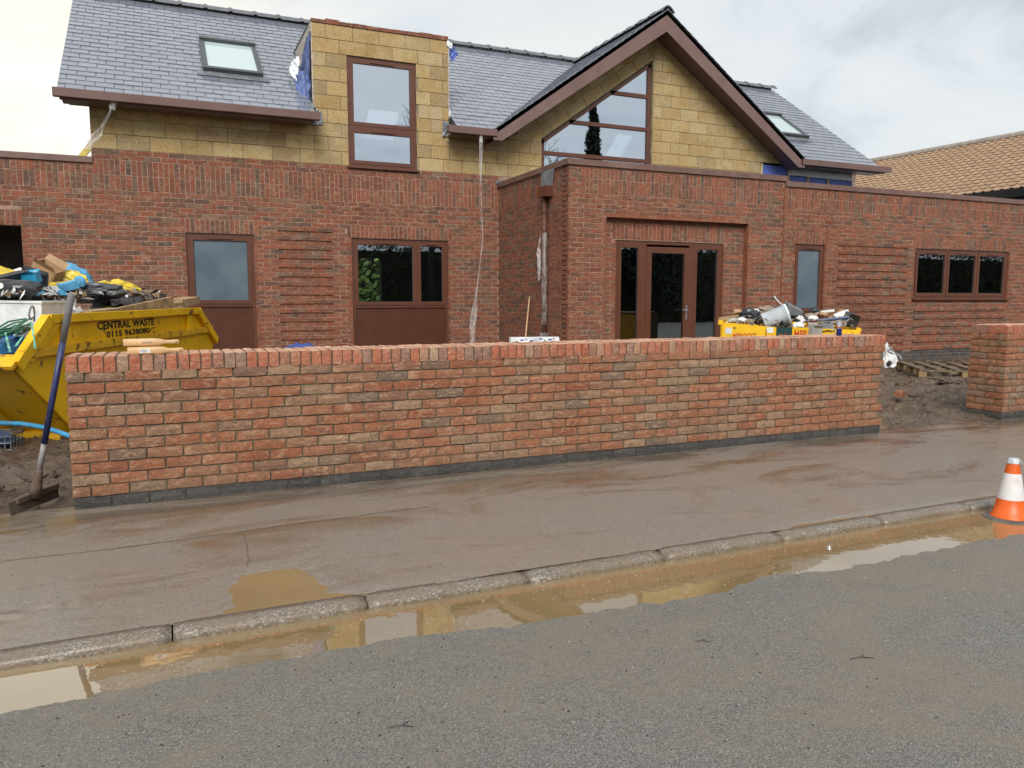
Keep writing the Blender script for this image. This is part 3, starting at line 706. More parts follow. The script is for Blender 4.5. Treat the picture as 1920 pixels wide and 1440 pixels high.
# raked courses that follow the left slope above the gable window
su = V((1, 0, PT)).normalized(); sn = V((-su.z, 0, su.x))
for row in (0, 1):
    s = -.15 - row * .2; base = V((6.46, 0, 4.345)) + sn * (.005 + .205 * row)
    while s < 3.2:
        p = [base + su * a + sn * b for a, b in ((s, 0), (s + .44, 0), (s + .44, .196), (s, .196))]; pl = [(q.x, q.z) for q in p]
        for c in ((1, 0, 8.925), (-PT, 1, AZ - .12 - PT * AX), (-1, 0, -5.75)): pl = clip(pl, *c)
        if len(pl) > 2 and area(pl) > .003: blocks.append(pl)
        s += .45
bw = MB()
for h in (dwin,): pass
def bwall(poly): bw.prism([(x, YM + .014, z) for x, z in poly], (0, .16, 0))
bwall([(-.985, 3.605), (2.3, 3.605), (2.3, 4.24), (-.985, 4.24)]); bwall([(2.3, 3.605), (2.85, 3.605), (2.85, 5.86), (2.3, 5.86)]); bwall([(4.05, 3.605), (4.635, 3.605), (4.635, 5.86), (4.05, 5.86)])
bwall([(2.85, 5.41), (4.05, 5.41), (4.05, 5.86), (2.85, 5.86)]); bwall([(4.635, 3.605), (5.8, 3.605), (5.8, 4.24), (4.635, 4.24)])
bwall([(5.8, 3.3), (6.48, 3.3), (6.48, 4.34), (5.8, 4.4)]); bwall([(6.48, 3.3), (8.92, 3.3), (8.92, 3.74), (6.48, 3.74)])
bwall([(5.8, 4.4), (6.48, 4.34), (8.92, 6.055), (8.92, 6.7), (8.9, 6.7)]); bwall([(8.92, 3.3), (11.69, 3.3), (11.69, 4.3), (12.3, 4.3), (8.92, 6.7)])
blockwall = HP(bw, 'block_wall', M['bmortar'])
for pl in blocks:
    a = ru(-.003, .003); o = MB().prism([(x, YM + .002 + a, z) for x, z in pl], (0, .05, 0)).obj('block', M['block'], blockwall); o['tint'] = tintval()
# ---- roof
EY, EZ, TP = 12.93, 4.345, .713; CS = 1 / math.hypot(1, TP); SN = TP * CS; RY = EY + (6.885 - EZ) / TP
VL = (RY - EY) / CS; XV0, XV1 = -1.35, 14.76
deck = MB()
def rpt(x, v, n=0): return V((x, EY + v * CS - n * SN, EZ + v * SN + n * CS))
def slab(pts, fn, th=.09):
    top = [fn(a, b, -.012) for a, b in pts]; bot = [fn(a, b, -.012 - th) for a, b in pts]; n = len(pts)
    deck.add(top + bot, [tuple(range(n)), tuple(range(2 * n - 1, n - 1, -1))] + [(i, i + n, (i + 1) % n + n, (i + 1) % n) for i in range(n)])
g0 = AX - (AZ - .02 - EZ) / PT; g1 = 2 * AX - g0        # eaves of the cross gable
vd = (5.90 - EZ) / SN
slab([(XV0, 0), (2.28, 0), (2.28, VL), (XV0, VL)], rpt); slab([(2.28, vd), (4.65, vd), (4.65, VL), (2.28, VL)], rpt)
slab([(4.65, 0), (g0, 0), (AX, VL), (4.65, VL)], rpt); slab([(g1, 0), (XV1, 0), (XV1, VL), (AX, VL)], rpt)
GL = math.hypot(AX - g0, AZ - .02 - EZ); gc, gs = (AX - g0) / GL, (AZ - .02 - EZ) / GL
def gl_(y, v, n=0): return V((g0 + v * gc - n * gs, y, EZ + v * gs + n * gc))
def gr_(y, v, n=0): return V((g1 - v * gc + n * gs, y, EZ + v * gs + n * gc))
GY0 = 12.84
vy = lambda v: EY + v * gs / TP
slab([(GY0, 0), (vy(0), 0), (vy(GL), GL), (GY0, GL)], gl_, .06); slab([(GY0, 0), (vy(0), 0), (vy(GL), GL), (GY0, GL)], gr_, .06)
roof = HP(deck, 'roof', M['deck'])
sl = []                                                  # (fn, u0b, u1b, u0t, u1t, v0)
GA, SW, SLN = .175, .25, .30
def slates(fn, lim, vmax, off0=0.0):
    k = 0; v = -.03
    while v < vmax - .03:
        vt = min(v + GA, vmax); a0, b0 = lim(max(v, 0)); a1, b1 = lim(vt)
        u = math.floor(min(a0, a1) / SW) * SW - SW + (k % 2) * SW / 2 + off0
        while u < max(b0, b1):
            p, q = max(u, a0), min(u + SW - .008, b0); r, s = max(u, a1), min(u + SW - .008, b1)
            if q - p > .03 or s - r > .03:
                if q < p: p = q = (p + q) / 2
                if s < r: r = s = (r + s) / 2
                sl.append((fn, p, q, r, s, v, vt - v))
            u += SW
        v += GA; k += 1
slates(rpt, lambda v: (XV0, 4.655 if v > vd else 2.275), VL)
slates(rpt, lambda v: (4.655, min(AX, g0 + max(v, 0) * SN / TP * TP / PT + .02)), VL); slates(rpt, lambda v: (max(AX, g1 - v * SN / PT - .02), XV1), VL)
slates(gl_, lambda v: (GY0 - .03, vy(v)), GL); slates(gr_, lambda v: (GY0 - .03, vy(v)), GL)
def slate_verts(fn, p, q, r, s, v, g):
    # tail lifted on the course below, head tucked under the course above
    t0, t1 = .0145, .004; e_ = v + g + .03
    k = (g + .03) / max(g, .01); r2 = p + (r - p) * k; s2 = q + (s - q) * k
    return [fn(p, v, t0), fn(q, v, t0), fn(s2, e_, t1), fn(r2, e_, t1), fn(p, v, t0 - .009), fn(q, v, t0 - .009), fn(s2, e_, t1 - .009), fn(r2, e_, t1 - .009)]
SF = [(0, 1, 2, 3), (4, 5, 1, 0), (5, 6, 2, 1), (7, 4, 0, 3)]
can = []
for i, s in enumerate(sl):
    if s[0] is rpt and abs(s[2] - s[1] - (SW - .008)) < .001 and abs(s[4] - s[3] - (SW - .008)) < .001 and s[6] > .17:
        c = rpt((s[1] + s[2]) / 2, s[5] + .08)
        if c.x < 2.1 or 4.7 < c.x < 8.5: can.append(((c - V((0, 0, CAMH))).length, i))
can.sort(); one = {i for _, i in can[:300]}
v0 = slate_verts(rpt, -SW / 2 + .004, SW / 2 - .004, -SW / 2 + .004, SW / 2 - .004, 0, GA)
sm = MB().add([q - rpt(0, 0) for q in v0], SF).mesh('slate', M['slate']); sj = MB()
for i, s in enumerate(sl):
    t = tintval()
    if i in one:
        o = put('slate', sm, roof, loc=rpt((s[1] + s[2]) / 2, s[5]) + V((0, 0, ru(-.002, .002)))); o['tint'] = t; o.rotation_euler = (R(ru(-.5, .5)), R(ru(-.4, .4)), R(ru(-.3, .3)))
    else:
        sj.cur = t; a = ru(-.0015, .0015); sj.add([q + V((0, 0, a)) for q in slate_verts(*s)], SF)
sj.obj('slate_course', M['slate'], roof, kind='stuff')
# ridge tiles
def ridgemesh():
    mb = MB(); pr = [(-.16, -.085), (-.10, -.02), (-.05, .018), (0, .032), (.05, .018), (.10, -.02), (.16, -.085)]
    for a, b, e_ in ((-.225, .17, 0), (.165, .225, .016)):
        n = len(mb.v)
        for x in (a, b):
            for y, z in pr: mb.v.append((x, y * (1 + e_ * 3), z + e_))
            for y, z in pr: mb.v.append((x, y * (1 + e_ * 3) * .9, z + e_ - .02))
        for j in range(6):
            mb.f.append([n + j, n + j + 1, n + 14 + j + 1, n + 14 + j]); mb.f.append([n + j + 1, n + j, n + 7 + j, n + 7 + j + 1]); mb.f.append([n + 14 + j, n + 15 + j, n + 22 + j, n + 21 + j])
    mb.t = [0] * len(mb.f); return mb.mesh('ridge_tile', M['ridge'])
rm = ridgemesh(); x = XV0 + .2
while x < XV1 - .1: put('ridge_tile', rm, roof, loc=(x, RY, 6.885 + .05)); x += .45
y = GY0 + .19
while y < RY - .3:
    o = put('ridge_tile', rm, roof, loc=(AX, y, AZ + .03)); o.rotation_euler = (0, 0, math.pi / 2); y += .45
# rear slope with two rooflight openings, lined white inside
def bpt(x, v, n=0): return V((x, RY + v * CS + n * SN, 6.885 - v * SN + n * CS))
rear = MB()
def rslab(a, b, c, d, n0=-.02, th=.14):
    vs = [bpt(u, v, n) for n in (n0, n0 - th) for u, v in ((a, c), (b, c), (b, d), (a, d))]
    rear.add(vs, [(0, 1, 2, 3), (7, 6, 5, 4), (0, 4, 5, 1), (1, 5, 6, 2), (2, 6, 7, 3), (3, 7, 4, 0)])
vr0, vr1 = (18.09 - RY) / CS - .1, (18.80 - RY) / CS - .1
for a, b in ((XV0, 4.33), (5.08, 10.95), (11.5, XV1)): rslab(a, b, 0, 4.4)
for a, b in ((4.33, 5.08), (10.95, 11.5)): rslab(a, b, 0, vr0); rslab(a, b, vr1, 4.4)
HP(rear, 'rear_roof_slope', M['plaster'], roof)
# shell of the rooms
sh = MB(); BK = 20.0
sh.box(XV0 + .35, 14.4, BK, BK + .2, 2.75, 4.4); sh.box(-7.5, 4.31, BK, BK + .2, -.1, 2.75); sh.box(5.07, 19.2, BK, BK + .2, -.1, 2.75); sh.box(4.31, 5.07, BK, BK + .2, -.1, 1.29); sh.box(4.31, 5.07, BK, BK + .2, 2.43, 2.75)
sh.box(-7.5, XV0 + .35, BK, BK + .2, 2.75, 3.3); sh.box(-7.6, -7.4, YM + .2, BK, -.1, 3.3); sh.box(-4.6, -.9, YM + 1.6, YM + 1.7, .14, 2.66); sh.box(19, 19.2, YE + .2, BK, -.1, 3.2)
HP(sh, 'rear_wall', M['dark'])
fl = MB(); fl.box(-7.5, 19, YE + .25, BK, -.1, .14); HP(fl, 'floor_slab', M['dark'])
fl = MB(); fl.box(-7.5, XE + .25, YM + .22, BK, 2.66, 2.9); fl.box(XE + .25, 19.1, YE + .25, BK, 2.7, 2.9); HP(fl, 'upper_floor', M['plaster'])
gw_ = MB(); gw_.prism([(XV0 + .36, YM + .2, 2.9), (XV0 + .36, BK, 2.9), (XV0 + .36, BK, 4.3), (XV0 + .36, RY, 6.7), (XV0 + .36, YM + .2, 4.4)], (.2, 0, 0)); gw_.prism([(14.2, YM + .2, 2.9), (14.2, BK, 2.9), (14.2, BK, 4.3), (14.2, RY, 6.7), (14.2, YM + .2, 4.4)], (.2, 0, 0))
HP(gw_, 'gable_end_wall', M['block'])
fr_ = MB(); fr_.box(XE + .2, 19.1, YE + .08, YM, 3.16, 3.24); HP(fr_, 'flat_roof', M['deck'])
fr_ = MB(); fr_.box(-7.5, -1.0, YM + .2, BK, 3.16, 3.24); HP(fr_, 'flat_roof', M['deck'])
# ---- gutters, fascias, barge boards, copings
def gut(x0, x1):
    mb = MB(); mb.prism([(x0, EY - .115, EZ - .135), (x0, EY - .125, EZ - .02), (x0, EY - .108, EZ - .02), (x0, EY - .100, EZ - .12), (x0, EY - .02, EZ - .12), (x0, EY - .02, EZ - .02), (x0, EY - .004, EZ - .02), (x0, EY - .004, EZ - .135)], (x1 - x0, 0, 0))
    for a in (x0, x1 - .004): mb.box(a, a + .004, EY - .125, EY, EZ - .135, EZ - .02)
    HP(mb, 'gutter', M['trim'])
for a, b in ((-1.40, 2.31), (4.47, g0 + .02), (g1 - .05, 15.02)):
    gut(a, b)
    HP(B(a + .07, b - .07, EY, EY + .02, EZ - .16, EZ - .02), 'fascia', M['trim']); HP(B(a + .09, b - .1, EY + .02, YM - .06, EZ - .15, EZ - .13), 'soffit', M['trim']); HP(B(a + .16, b - .13, YM - .06, YM - .008, EZ - .15, EZ - .085), 'soffit_trim', M['trim'])
def barge(fn, sgn):
    BV0 = -.05; a, b = fn(0, BV0, .0), fn(0, GL + .0, .0); dz = .33
    pts = [V((a.x, GY0, a.z - .02)), V((b.x, GY0, b.z - .02)), V((b.x, GY0, b.z - dz - .06)), V((a.x + sgn * .17, GY0, a.z - .17)), V((a.x, GY0, a.z - .17))]
    o = HP(MB().prism(pts, (0, .022, 0)), 'barge_board', M['trim'])
    s0, s1 = V((a.x + sgn * .05, GY0 + .022, a.z - .16)), V((b.x, GY0 + .022, b.z - dz + .0))
    so = MB(); so.add([s0, s1, s1 + V((0, YM - GY0 - .03, 0)), s0 + V((0, YM - GY0 - .03, 0))] + [q + V((0, 0, .02)) for q in (s0, s1, s1 + V((0, YM - GY0 - .03, 0)), s0 + V((0, YM - GY0 - .03, 0)))], [(0, 3, 2, 1), (4, 5, 6, 7), (0, 1, 5, 4), (2, 3, 7, 6)])
    HP(so, 'verge_soffit', M['trim'])
    for k in range(5):
        c = fn(0, .45 + .9 * k, -.13)
        for dx in (-.012, .02):
            HP(MB().lathe([(0, -.003), (.006, -.003), (.007, 0)], 8, M=Matrix.Translation((c.x + dx, GY0, c.z - .06 + dx)) @ Matrix.Rotation(math.pi / 2, 4, 'X')), 'screw_head', M['dgrey'], o)
barge(gl_, 1); barge(gr_, -1)
def cope(pts): 
    for a, b in zip(pts, pts[1:]):
        pass
def copseg(x0, x1, y, z, side=0):
    mb = MB(); 
    if side == 0: mb.box(x0, x1, y - .028, y + .3, z, z + .088)
    else: mb.box(x0 - .028, x0 + .3, y, x1, z, z + .088)
    HP(mb, 'coping', M['coping'])
for a, b in ((-7.5, -4.4), (-4.398, -.985)): copseg(a, b, YM, 3.386)
for a, b in ((XE - .028, 6.62), (6.622, 8.05), (8.052, 9.3), (9.302, STEP + .035)): copseg(a, b, YE, 3.391)
copseg(XE, YM - .004, YE + .302, 3.391, 1)
for a, b in ((STEP + .005, 12.8), (12.802, 15.9), (15.902, 19.2)): copseg(a, b, YE - .022, 3.302)
# ---- windows and doors
def ring(mb, x0, x1, z0, z1, y0, y1, t):
    mb.box(x0, x1, y0, y1, z1 - t, z1); mb.box(x0, x1, y0, y1, z0, z0 + t); mb.box(x0, x0 + t, y0, y1, z0 + t, z1 - t); mb.box(x1 - t, x1, y0, y1, z0 + t, z1 - t)
def sash(par, x0, x1, z0, z1, y, glass, t=.058, vent=True):
    mb = MB(); ring(mb, x0, x1, z0, z1, y - .014, y + .045, t); s = mb.obj('sash', M['frame'], par)
    B(x0 + t, x1 - t, y + .012, y + .018, z0 + t, z1 - t).obj('pane', glass, s if False else par)
    g = MB(); ring(g, x0 + t, x1 - t, z0 + t, z1 - t, y + .004, y + .012, .006); g.obj('gasket', M['dgrey'], par)
    if vent and x1 - x0 > .4: B((x0 + x1) / 2 - .2 * min(1, (x1 - x0)), (x0 + x1) / 2 + .2 * min(1, (x1 - x0)), y - .03, y - .0141, z1 - .036, z1 - .016).obj('trickle_vent', M['frame'], par)
def window(x0, x1, z0, z1, Y, cells, name='window', panel=None, sill=False, t=.05, label=None):
    mb = MB(); ring(mb, x0, x1, z0, z1, Y + .03, Y + .10, t); wn = mb.obj(name, M['frame'], house)
    if label: wn['label'] = label
    for (a, b, c, d, g) in cells: sash(wn, a, b, c, d, Y + .035, g)
    if panel: B(panel[0], panel[1], Y + .055, Y + .075, panel[2], panel[3]).obj('infill_panel', M['panel'], wn); B(x0 + t, x1 - t, Y + .03, Y + .095, panel[3], panel[3] + .04).obj('transom', M['frame'], wn)
    if sill: B(x0 - .03, x1 + .03, Y - .05, Y + .06, z0 - .028, z0 + .001).obj('sill', M['frame'], wn)
    return wn
window(*dA, YM, [(dA[0] + .05, dA[1] - .05, 1.285, 2.355, M['frost'])], panel=(dA[0] + .05, dA[1] - .05, .2, 1.24), label='tall brown window with a frosted upper pane and brown panel below')
window(*wB, YM, [(wB[0] + .05, 4.01, 1.255, 2.355, M['glass']), (4.04, wB[1] - .05, 1.255, 2.355, M['glass'])], panel=(wB[0] + .05, wB[1] - .05, .2, 1.21), label='brown two-light window with brown panel below')
o = B(4.01, 4.04, YM + .028, YM + .1, 1.25, 2.355).obj('mullion', M['frame'], house)
window(dwin[0], dwin[1], dwin[2], dwin[3], YM, [(dwin[0] + .05, dwin[1] - .05, 4.285, 5.36, M['glassup']), (dwin[0] + .05, dwin[1] - .05, 3.65, 4.225, M['glassup'])], sill=True, label='dormer window reflecting the sky')
B(dwin[0] + .05, dwin[1] - .05, YM + .028, YM + .1, 4.225, 4.285).obj('transom', M['frame'], house)
window(*w1, YE - .022, [(w1[0] + .04, w1[1] - .04, 1.14, 2.29, M['frost'])], panel=(w1[0] + .04, w1[1] - .04, .95, 1.10), t=.04, label='narrow brown window with frosted pane')
ww = (w2[1] - w2[0] - .1) / 3
wn = window(*w2, YE - .022, [(w2[0] + .05 + ww * i + .012, w2[0] + .05 + ww * (i + 1) - .012, w2[2] + .05, w2[3] - .05, M['glass']) for i in range(3)], sill=True, label='wide brown three-light window')
for i in (1, 2): B(w2[0] + .05 + ww * i - .012, w2[0] + .05 + ww * i + .012, YE + .008, YE + .07, w2[2] + .05, w2[3] - .05).obj('mullion', M['frame'], wn)
# front door with side lights
YD = YE + .112
mb = MB(); ring(mb, dr[0], dr[1], dr[2], dr[3], YD + .02, YD + .10, .055)
mb.box(7.00, 7.10, YD + .02, YD + .1, dr[2] + .055, dr[3] - .055); mb.box(7.95, 8.05, YD + .02, YD + .1, dr[2] + .055, dr[3] - .055)
door = mb.obj('entrance_door', M['frame'], house); door['label'] = 'brown glazed entrance door between two side lights'
sash(door, dr[0] + .055, 7.00, dr[2] + .055, dr[3] - .055, YD + .03, M['glass'], vent=False); sash(door, 8.05, dr[1] - .055, dr[2] + .055, dr[3] - .055, YD + .03, M['glass'], vent=False)
mb = MB(); ring(mb, 7.10, 7.95, dr[2] + .06, dr[3] - .09, YD + .012, YD + .07, .1); lf = mb.obj('door_leaf', M['frame'], door)
B(7.2, 7.85, YD + .04, YD + .046, dr[2] + .16, dr[3] - .19).obj('pane', M['glass'], door)
st = plain('brushed_steel', (.6, .6, .6), .3, .05, metal=.9, bmp=0)
h = MB().box(7.885, 7.915, YD - .002, YD + .012, 1.02, 1.26); h.tube([(7.9, YD, 1.18), (7.9, YD - .05, 1.18), (7.78, YD - .055, 1.18)], .009, 8); h.obj('door_handle', st, door)
# big raking gable window
gx0, gx1 = 6.49, 8.905
def gz(x): return 4.325 + (x - gx0) * PT
mb = MB(); fy0, fy1 = YM + .05, YM + .13
def bar(p, q, t, up=True):
    a, b = V((p[0], (fy0 + fy1) / 2, p[1])), V((q[0], (fy0 + fy1) / 2, q[1])); mb.beam(a, b, fy1 - fy0, t, V((0, 0, 1)) if abs(b.x - a.x) > .01 else V((1, 0, 0)))
def vbar(x0, x1, z0, z1): mb.box(x0, x1, fy0, fy1, z0, z1)
vbar(gx0, gx0 + .06, 3.75, gz(gx0 + .03)); vbar(gx1 - .07, gx1, 3.75, gz(gx1 - .07)); mb.prism([(gx0, fy0, gz(gx0)), (gx1, fy0, gz(gx1)), (gx1, fy0, gz(gx1) - .085), (gx0, fy0, gz(gx0) - .085)], (0, fy1 - fy0, 0)); vbar(gx0 + .06, gx1 - .07, 3.75, 3.81)
for z in (4.105, 4.72, 5.355):
    x0 = max(gx0 + .06, gx0 + (z - 4.325) / PT + .03); vbar(x0, gx1 - .07, z - .035, z + .035)
gwn = mb.obj('gable_window', M['frame'], house); gwn['label'] = 'large raking gable window with four panes'
zs = [3.81, 4.105, 4.72, 5.355, 6.1]
for a, b in zip(zs, zs[1:]):
    pl = [(gx0 + .05, a), (gx1 - .06, a), (gx1 - .06, b), (gx0 + .05, b)]; pl = clip(pl, -PT, 1, 4.325 - .07 - PT * gx0)
    MB().prism([(x, YM + .085, z) for x, z in pl], (0, .006, 0)).obj('pane', M['glassup'], gwn)
# dormer: cheeks, flat top, capping
for x in (2.275, 4.635):
    dm = MB(); dm.prism([(x, YM + .0, EZ + (YM - EY) * TP - .05), (x, YM, 5.86), (x, EY + (5.86 - EZ) / TP + .1, 5.86)], (.02, 0, 0)); HP(dm, 'dormer_cheek', M['osb'])
HP(B(2.27, 4.66, YM + .16, EY + (5.90 - EZ) / TP + .15, 5.86, 5.90), 'dormer_roof', M['deck'])
cp = MB()
xx = 2.285; 
while xx < 4.63:
    l = min(.23, 4.645 - xx); cp.cur = .15 + .5 * rnd(); cp.box(xx, xx + l - .006, YM - .012, YM + .10, 5.862, 5.905 + ru(0, .035)); xx += l
HP(cp, 'dormer_capping', M['hbrick'])
ca, cb = 2.262, YM + .02
HP(sheet([(ca - .01, YM + .01, 4.55), (ca - .03, YM + .98, 5.34), (ca - .01, YM + .45, 5.64), (ca - .01, YM + .005, 5.72)], 12, 12, .03, 3), 'membrane_cheek', M['memhang'])
HP(sheet([(ca - .03, YM - .02, 4.38), (ca - .20, YM + .10, 4.60), (ca - .20, YM + .60, 5.16), (ca - .03, YM + .05, 5.15)], 12, 12, .055, 5), 'torn_membrane', M['memhang'])
HP(sheet([(ca - .16, YM + .32, 4.92), (ca - .24, YM + .62, 5.18), (ca - .20, YM + .95, 5.42), (ca - .12, YM + .55, 5.46)], 8, 8, .05, 8), 'white_flap', M['white'])
HP(sheet([(4.66, YM, 5.66), (4.71, YM + .05, 5.52), (4.85, YM + .06, 5.68), (4.68, YM, 5.86)], 6, 6, .03, 9), 'membrane_tag', M['membrane'])
HP(sheet([(4.60, YM - .02, 5.78), (4.70, YM - .02, 5.72), (4.72, YM - .01, 5.83), (4.62, YM - .02, 5.87)], 5, 5, .02, 11), 'white_tag', M['white'])
HP(sheet([(4.645, YM - .01, 4.55), (4.70, YM - .03, 4.42), (4.67, YM - .02, 4.66), (4.645, YM - .01, 4.75)], 5, 5, .015, 12), 'white_tag', M['white'])
for x in (2.30, 4.55): HP(sheet([(x - .04, YM - .03, 4.22), (x + .14, YM - .012, 4.24), (x + .12, YM - .01, 4.44), (x - .02, YM - .02, 4.50)], 6, 6, .02, 13), 'lead_flashing', M['lead'])
# roof windows
def rooflight(x0, x1, v0_, v1_):
    mb = MB()
    def bx(a, b, c, d, n0, n1): mb.add([rpt(p, q, n) for n in (n0, n1) for p, q in ((a, c), (b, c), (b, d), (a, d))], [(3, 2, 1, 0), (4, 5, 6, 7), (0, 1, 5, 4), (1, 2, 6, 5), (2, 3, 7, 6), (3, 0, 4, 7)])
    bx(x0, x1, v0_, v0_ + .085, 0, .10); bx(x0, x1, v1_ - .085, v1_, 0, .125); bx(x0, x0 + .075, v0_ + .085, v1_ - .085, 0, .095); bx(x1 - .075, x1, v0_ + .085, v1_ - .085, 0, .095)
    rl = mb.obj('roof_window', M['dgrey'], house)
    mb = MB(); mb.add([rpt(p, q, .065) for p, q in ((x0 + .075, v0_ + .085), (x1 - .075, v0_ + .085), (x1 - .075, v1_ - .085), (x0 + .075, v1_ - .085))], [(0, 1, 2, 3)]); mb.obj('pane', M['skyl'], rl)
    ap = MB(); ap.add([rpt(p, q, n) for p, q, n in ((x0 - .1, v0_ - .14, .022), (x1 + .1, v0_ - .14, .022), (x1 + .1, v0_ + .02, .04), (x0 - .1, v0_ + .02, .04))], [(0, 1, 2, 3)]); ap.obj('lead_apron', M['lead'], rl)
rooflight(.64, 1.57, (13.86 - EY) / CS, (14.98 - EY) / CS); rooflight(12.62, 13.5, (13.82 - EY) / CS, (14.80 - EY) / CS)
# unfinished wall right of the gable: membrane, battens and loose edge
HP(B(11.70, 14.40, YM + .03, YM + .2, 3.24, 4.24), 'membrane_wall', M['membrane'])
for x in (11.70, 13.02, 13.62):
    HP(B(x, x + .045, YM - .01, YM + .03, 3.24, 4.26), 'batten', M['pine'])
HP(MB().beam((12.40, YM - .03, 3.40), (12.50, YM - .0, 4.18), .045, .03), 'batten', M['pine'])
HP(sheet([(12.46, YM - .015, 4.06), (14.35, YM - .015, 4.04), (14.35, YM - .012, 4.19), (12.46, YM - .012, 4.19)], 24, 4, .02, 15, fr=5), 'white_edge', M['white'])
HP(MB().tube([(14.38, YM - .05, 4.2), (14.36, YM - .04, 3.9), (14.38, YM - .05, 3.3)], .035, 8), 'wrapped_pipe', M['poly'])
# loose polythene tails from the gutter outlets
def tail(pts, wd, name):
    mb = MB(); n = 26
    def fn(u, v):
        f = v * (len(pts) - 1); i = min(int(f), len(pts) - 2); c = V(pts[i]).lerp(V(pts[i + 1]), f - i); a = .9 * math.sin(v * 4.2) + .3
        w_ = wd * (.6 + .5 * noise.noise(V((v * 6, 2, 0))) + .3 * v)
        return c + V((math.cos(a), math.sin(a) * .5, 0)) * (u - .5) * w_ + V((0, .012 * math.sin(u * 9 + v * 20), 0))
    mb.grid(fn, 5, n); HP(mb, name, M['poly'], smooth=True)
tail([(5.08, 12.86, 4.16), (5.06, 12.84, 3.4), (5.10, 12.84, 2.4), (4.96, 12.8, 1.5), (4.86, 12.75, .9), (4.83, 12.7, .4)], .12, 'polythene_tail')
tail([(-.66, 12.9, 4.22), (-.68, 12.9, 4.08), (-.85, 12.92, 3.78), (-1.02, 12.95, 3.52)], .14, 'polythene_tail')
HP(MB().tube([(-.62, 12.9, 4.25), (-.66, 12.9, 4.1)], .04, 8), 'outlet', M['poly']); HP(MB().tube([(5.08, 12.87, 4.24), (5.08, 12.86, 4.08)], .035, 8), 'outlet', M['poly'])
HP(MB().beam((-1.2, 13.6, 3.45), (-.95, 13.5, 3.75), .02, .09), 'yellow_strap', plain('yellow_strap', (.65, .5, .12), .5))
# rainwater pipe on the return wall
px, py = XE - .06, 11.24
dp = MB().tube([(px, py, 2.99), (px, py, .1)], .036, 14); dpo = HP(dp, 'downpipe', plain('brown_pipe', (.10, .045, .032), .35, .08, bmp=0), smooth=True)
for z in (2.72, 2.42): MB().tube([(px, py, z), (px, py, z + .05)], .042, 14).obj('pipe_collar', M['frame'], dpo)
B(px - .07, px + .055, py - .17, py + .13, 2.975, 3.14).obj('hopper', M['frame'], dpo)
MB().add([(XE - .012, py - .17, 3.14), (XE - .012, py + .12, 3.14), (XE - .02, py + .19, 3.40), (XE - .02, py - .26, 3.40), (XE - .075, py - .15, 3.14), (XE - .075, py + .1, 3.14), (XE - .045, py + .16, 3.39), (XE - .045, py - .24, 3.39)], [(4, 5, 6, 7), (0, 4, 7, 3), (1, 2, 6, 5), (0, 1, 5, 4)]).obj('lead_chute', M['lead'], dpo)
def wrap(z0, z1, r, seed):
    mb = MB()
    mb.grid(lambda u, v: V((px + (r + .012 * noise.noise(V((math.cos(u * 6.28) * 2, math.sin(u * 6.28) * 2, v * 14 + seed)))) * math.cos(u * 6.28), py + (r + .012 * noise.noise(V((math.cos(u * 6.28) * 2, math.sin(u * 6.28) * 2, v * 14 + seed)))) * math.sin(u * 6.28), z0 + (z1 - z0) * v)), 16, 24)
    mb.obj('plastic_wrap', M['thinpoly'], dpo, smooth=True)
wrap(.95, 2.42, .043, 1); wrap(.55, .82, .075, 5)
sheet([(px - .05, py + .05, 2.40), (px - .09, py + .10, 2.1), (px - .07, py + .09, 1.65), (px - .04, py + .05, 1.7)], 6, 10, .04, 17).obj('plastic_tag', M['poly'], dpo)
HP(B(XE - .05, XE + .25, YM - .012, YM - .003, 3.46, 3.53), 'lead_flashing', M['lead'])

# ------------------------------------------------------------------ neighbour's house on the right
na = R(-4.2); nd = V((math.sin(na), math.cos(na), 0)); nx_ = V((math.cos(na), -math.sin(na), 0)); N0 = V((18.75, 12.2, 0))
NZ0, NZ1, NRUN = 4.02, 6.02, 3.9
nh = empty('neighbour_house', N0 + nx_ * 3 + nd * 4, 'neighbouring house at far right with sandy brown tiled roof', 'house')
def nroof(s, v, n=0):                                     # s along ridge, v up the slope
    l = math.hypot(NRUN, NZ1 - NZ0); c, q = NRUN / l, (NZ1 - NZ0) / l
    return N0 + nd * s + nx_ * (v * c - n * q) + V((0, 0, NZ0 + v * q + n * c))
NL = math.hypot(NRUN, NZ1 - NZ0)
tilem = plain('sandy_concrete_tile', (.33, .215, .13), .75, .18, 7, bmp=.3, bscale=80)
def nbox(mb, s0, s1, v0_, v1_, n0, n1): mb.add([nroof(p, q, n) for n in (n0, n1) for p, q in ((s0, v0_), (s1, v0_), (s1, v1_), (s0, v1_))], [(3, 2, 1, 0), (4, 5, 6, 7), (0, 1, 5, 4), (1, 2, 6, 5), (2, 3, 7, 6), (3, 0, 4, 7)])
mb = MB(); nbox(mb, -1, 12, 0, NL, -.08, -.02); nro = mb.obj('roof', tilem, nh)
prof = [(0, .0), (.025, .022), (.058, .026), (.09, .005), (.115, .0), (.225, .0)]
def tileverts(s, v):
    vs = []
    for vv, nn in ((v, .022), (v + .27, 0.0)):
        vs += [nroof(s + a, vv, nn + b) for a, b in prof]
    vs += [nroof(s + a, v, b - .012 + .022) for a, b in prof]
    return vs
TF = [(i, i + 1, i + 7, i + 6) for i in range(5)] + [(i + 1, i, i + 12, i + 13) for i in range(5)]
t0 = nroof(0, 0); tm = MB().add([q - t0 for q in tileverts(0, 0)], TF).mesh('roof_tile', tilem); tj = MB(); cnt = 0
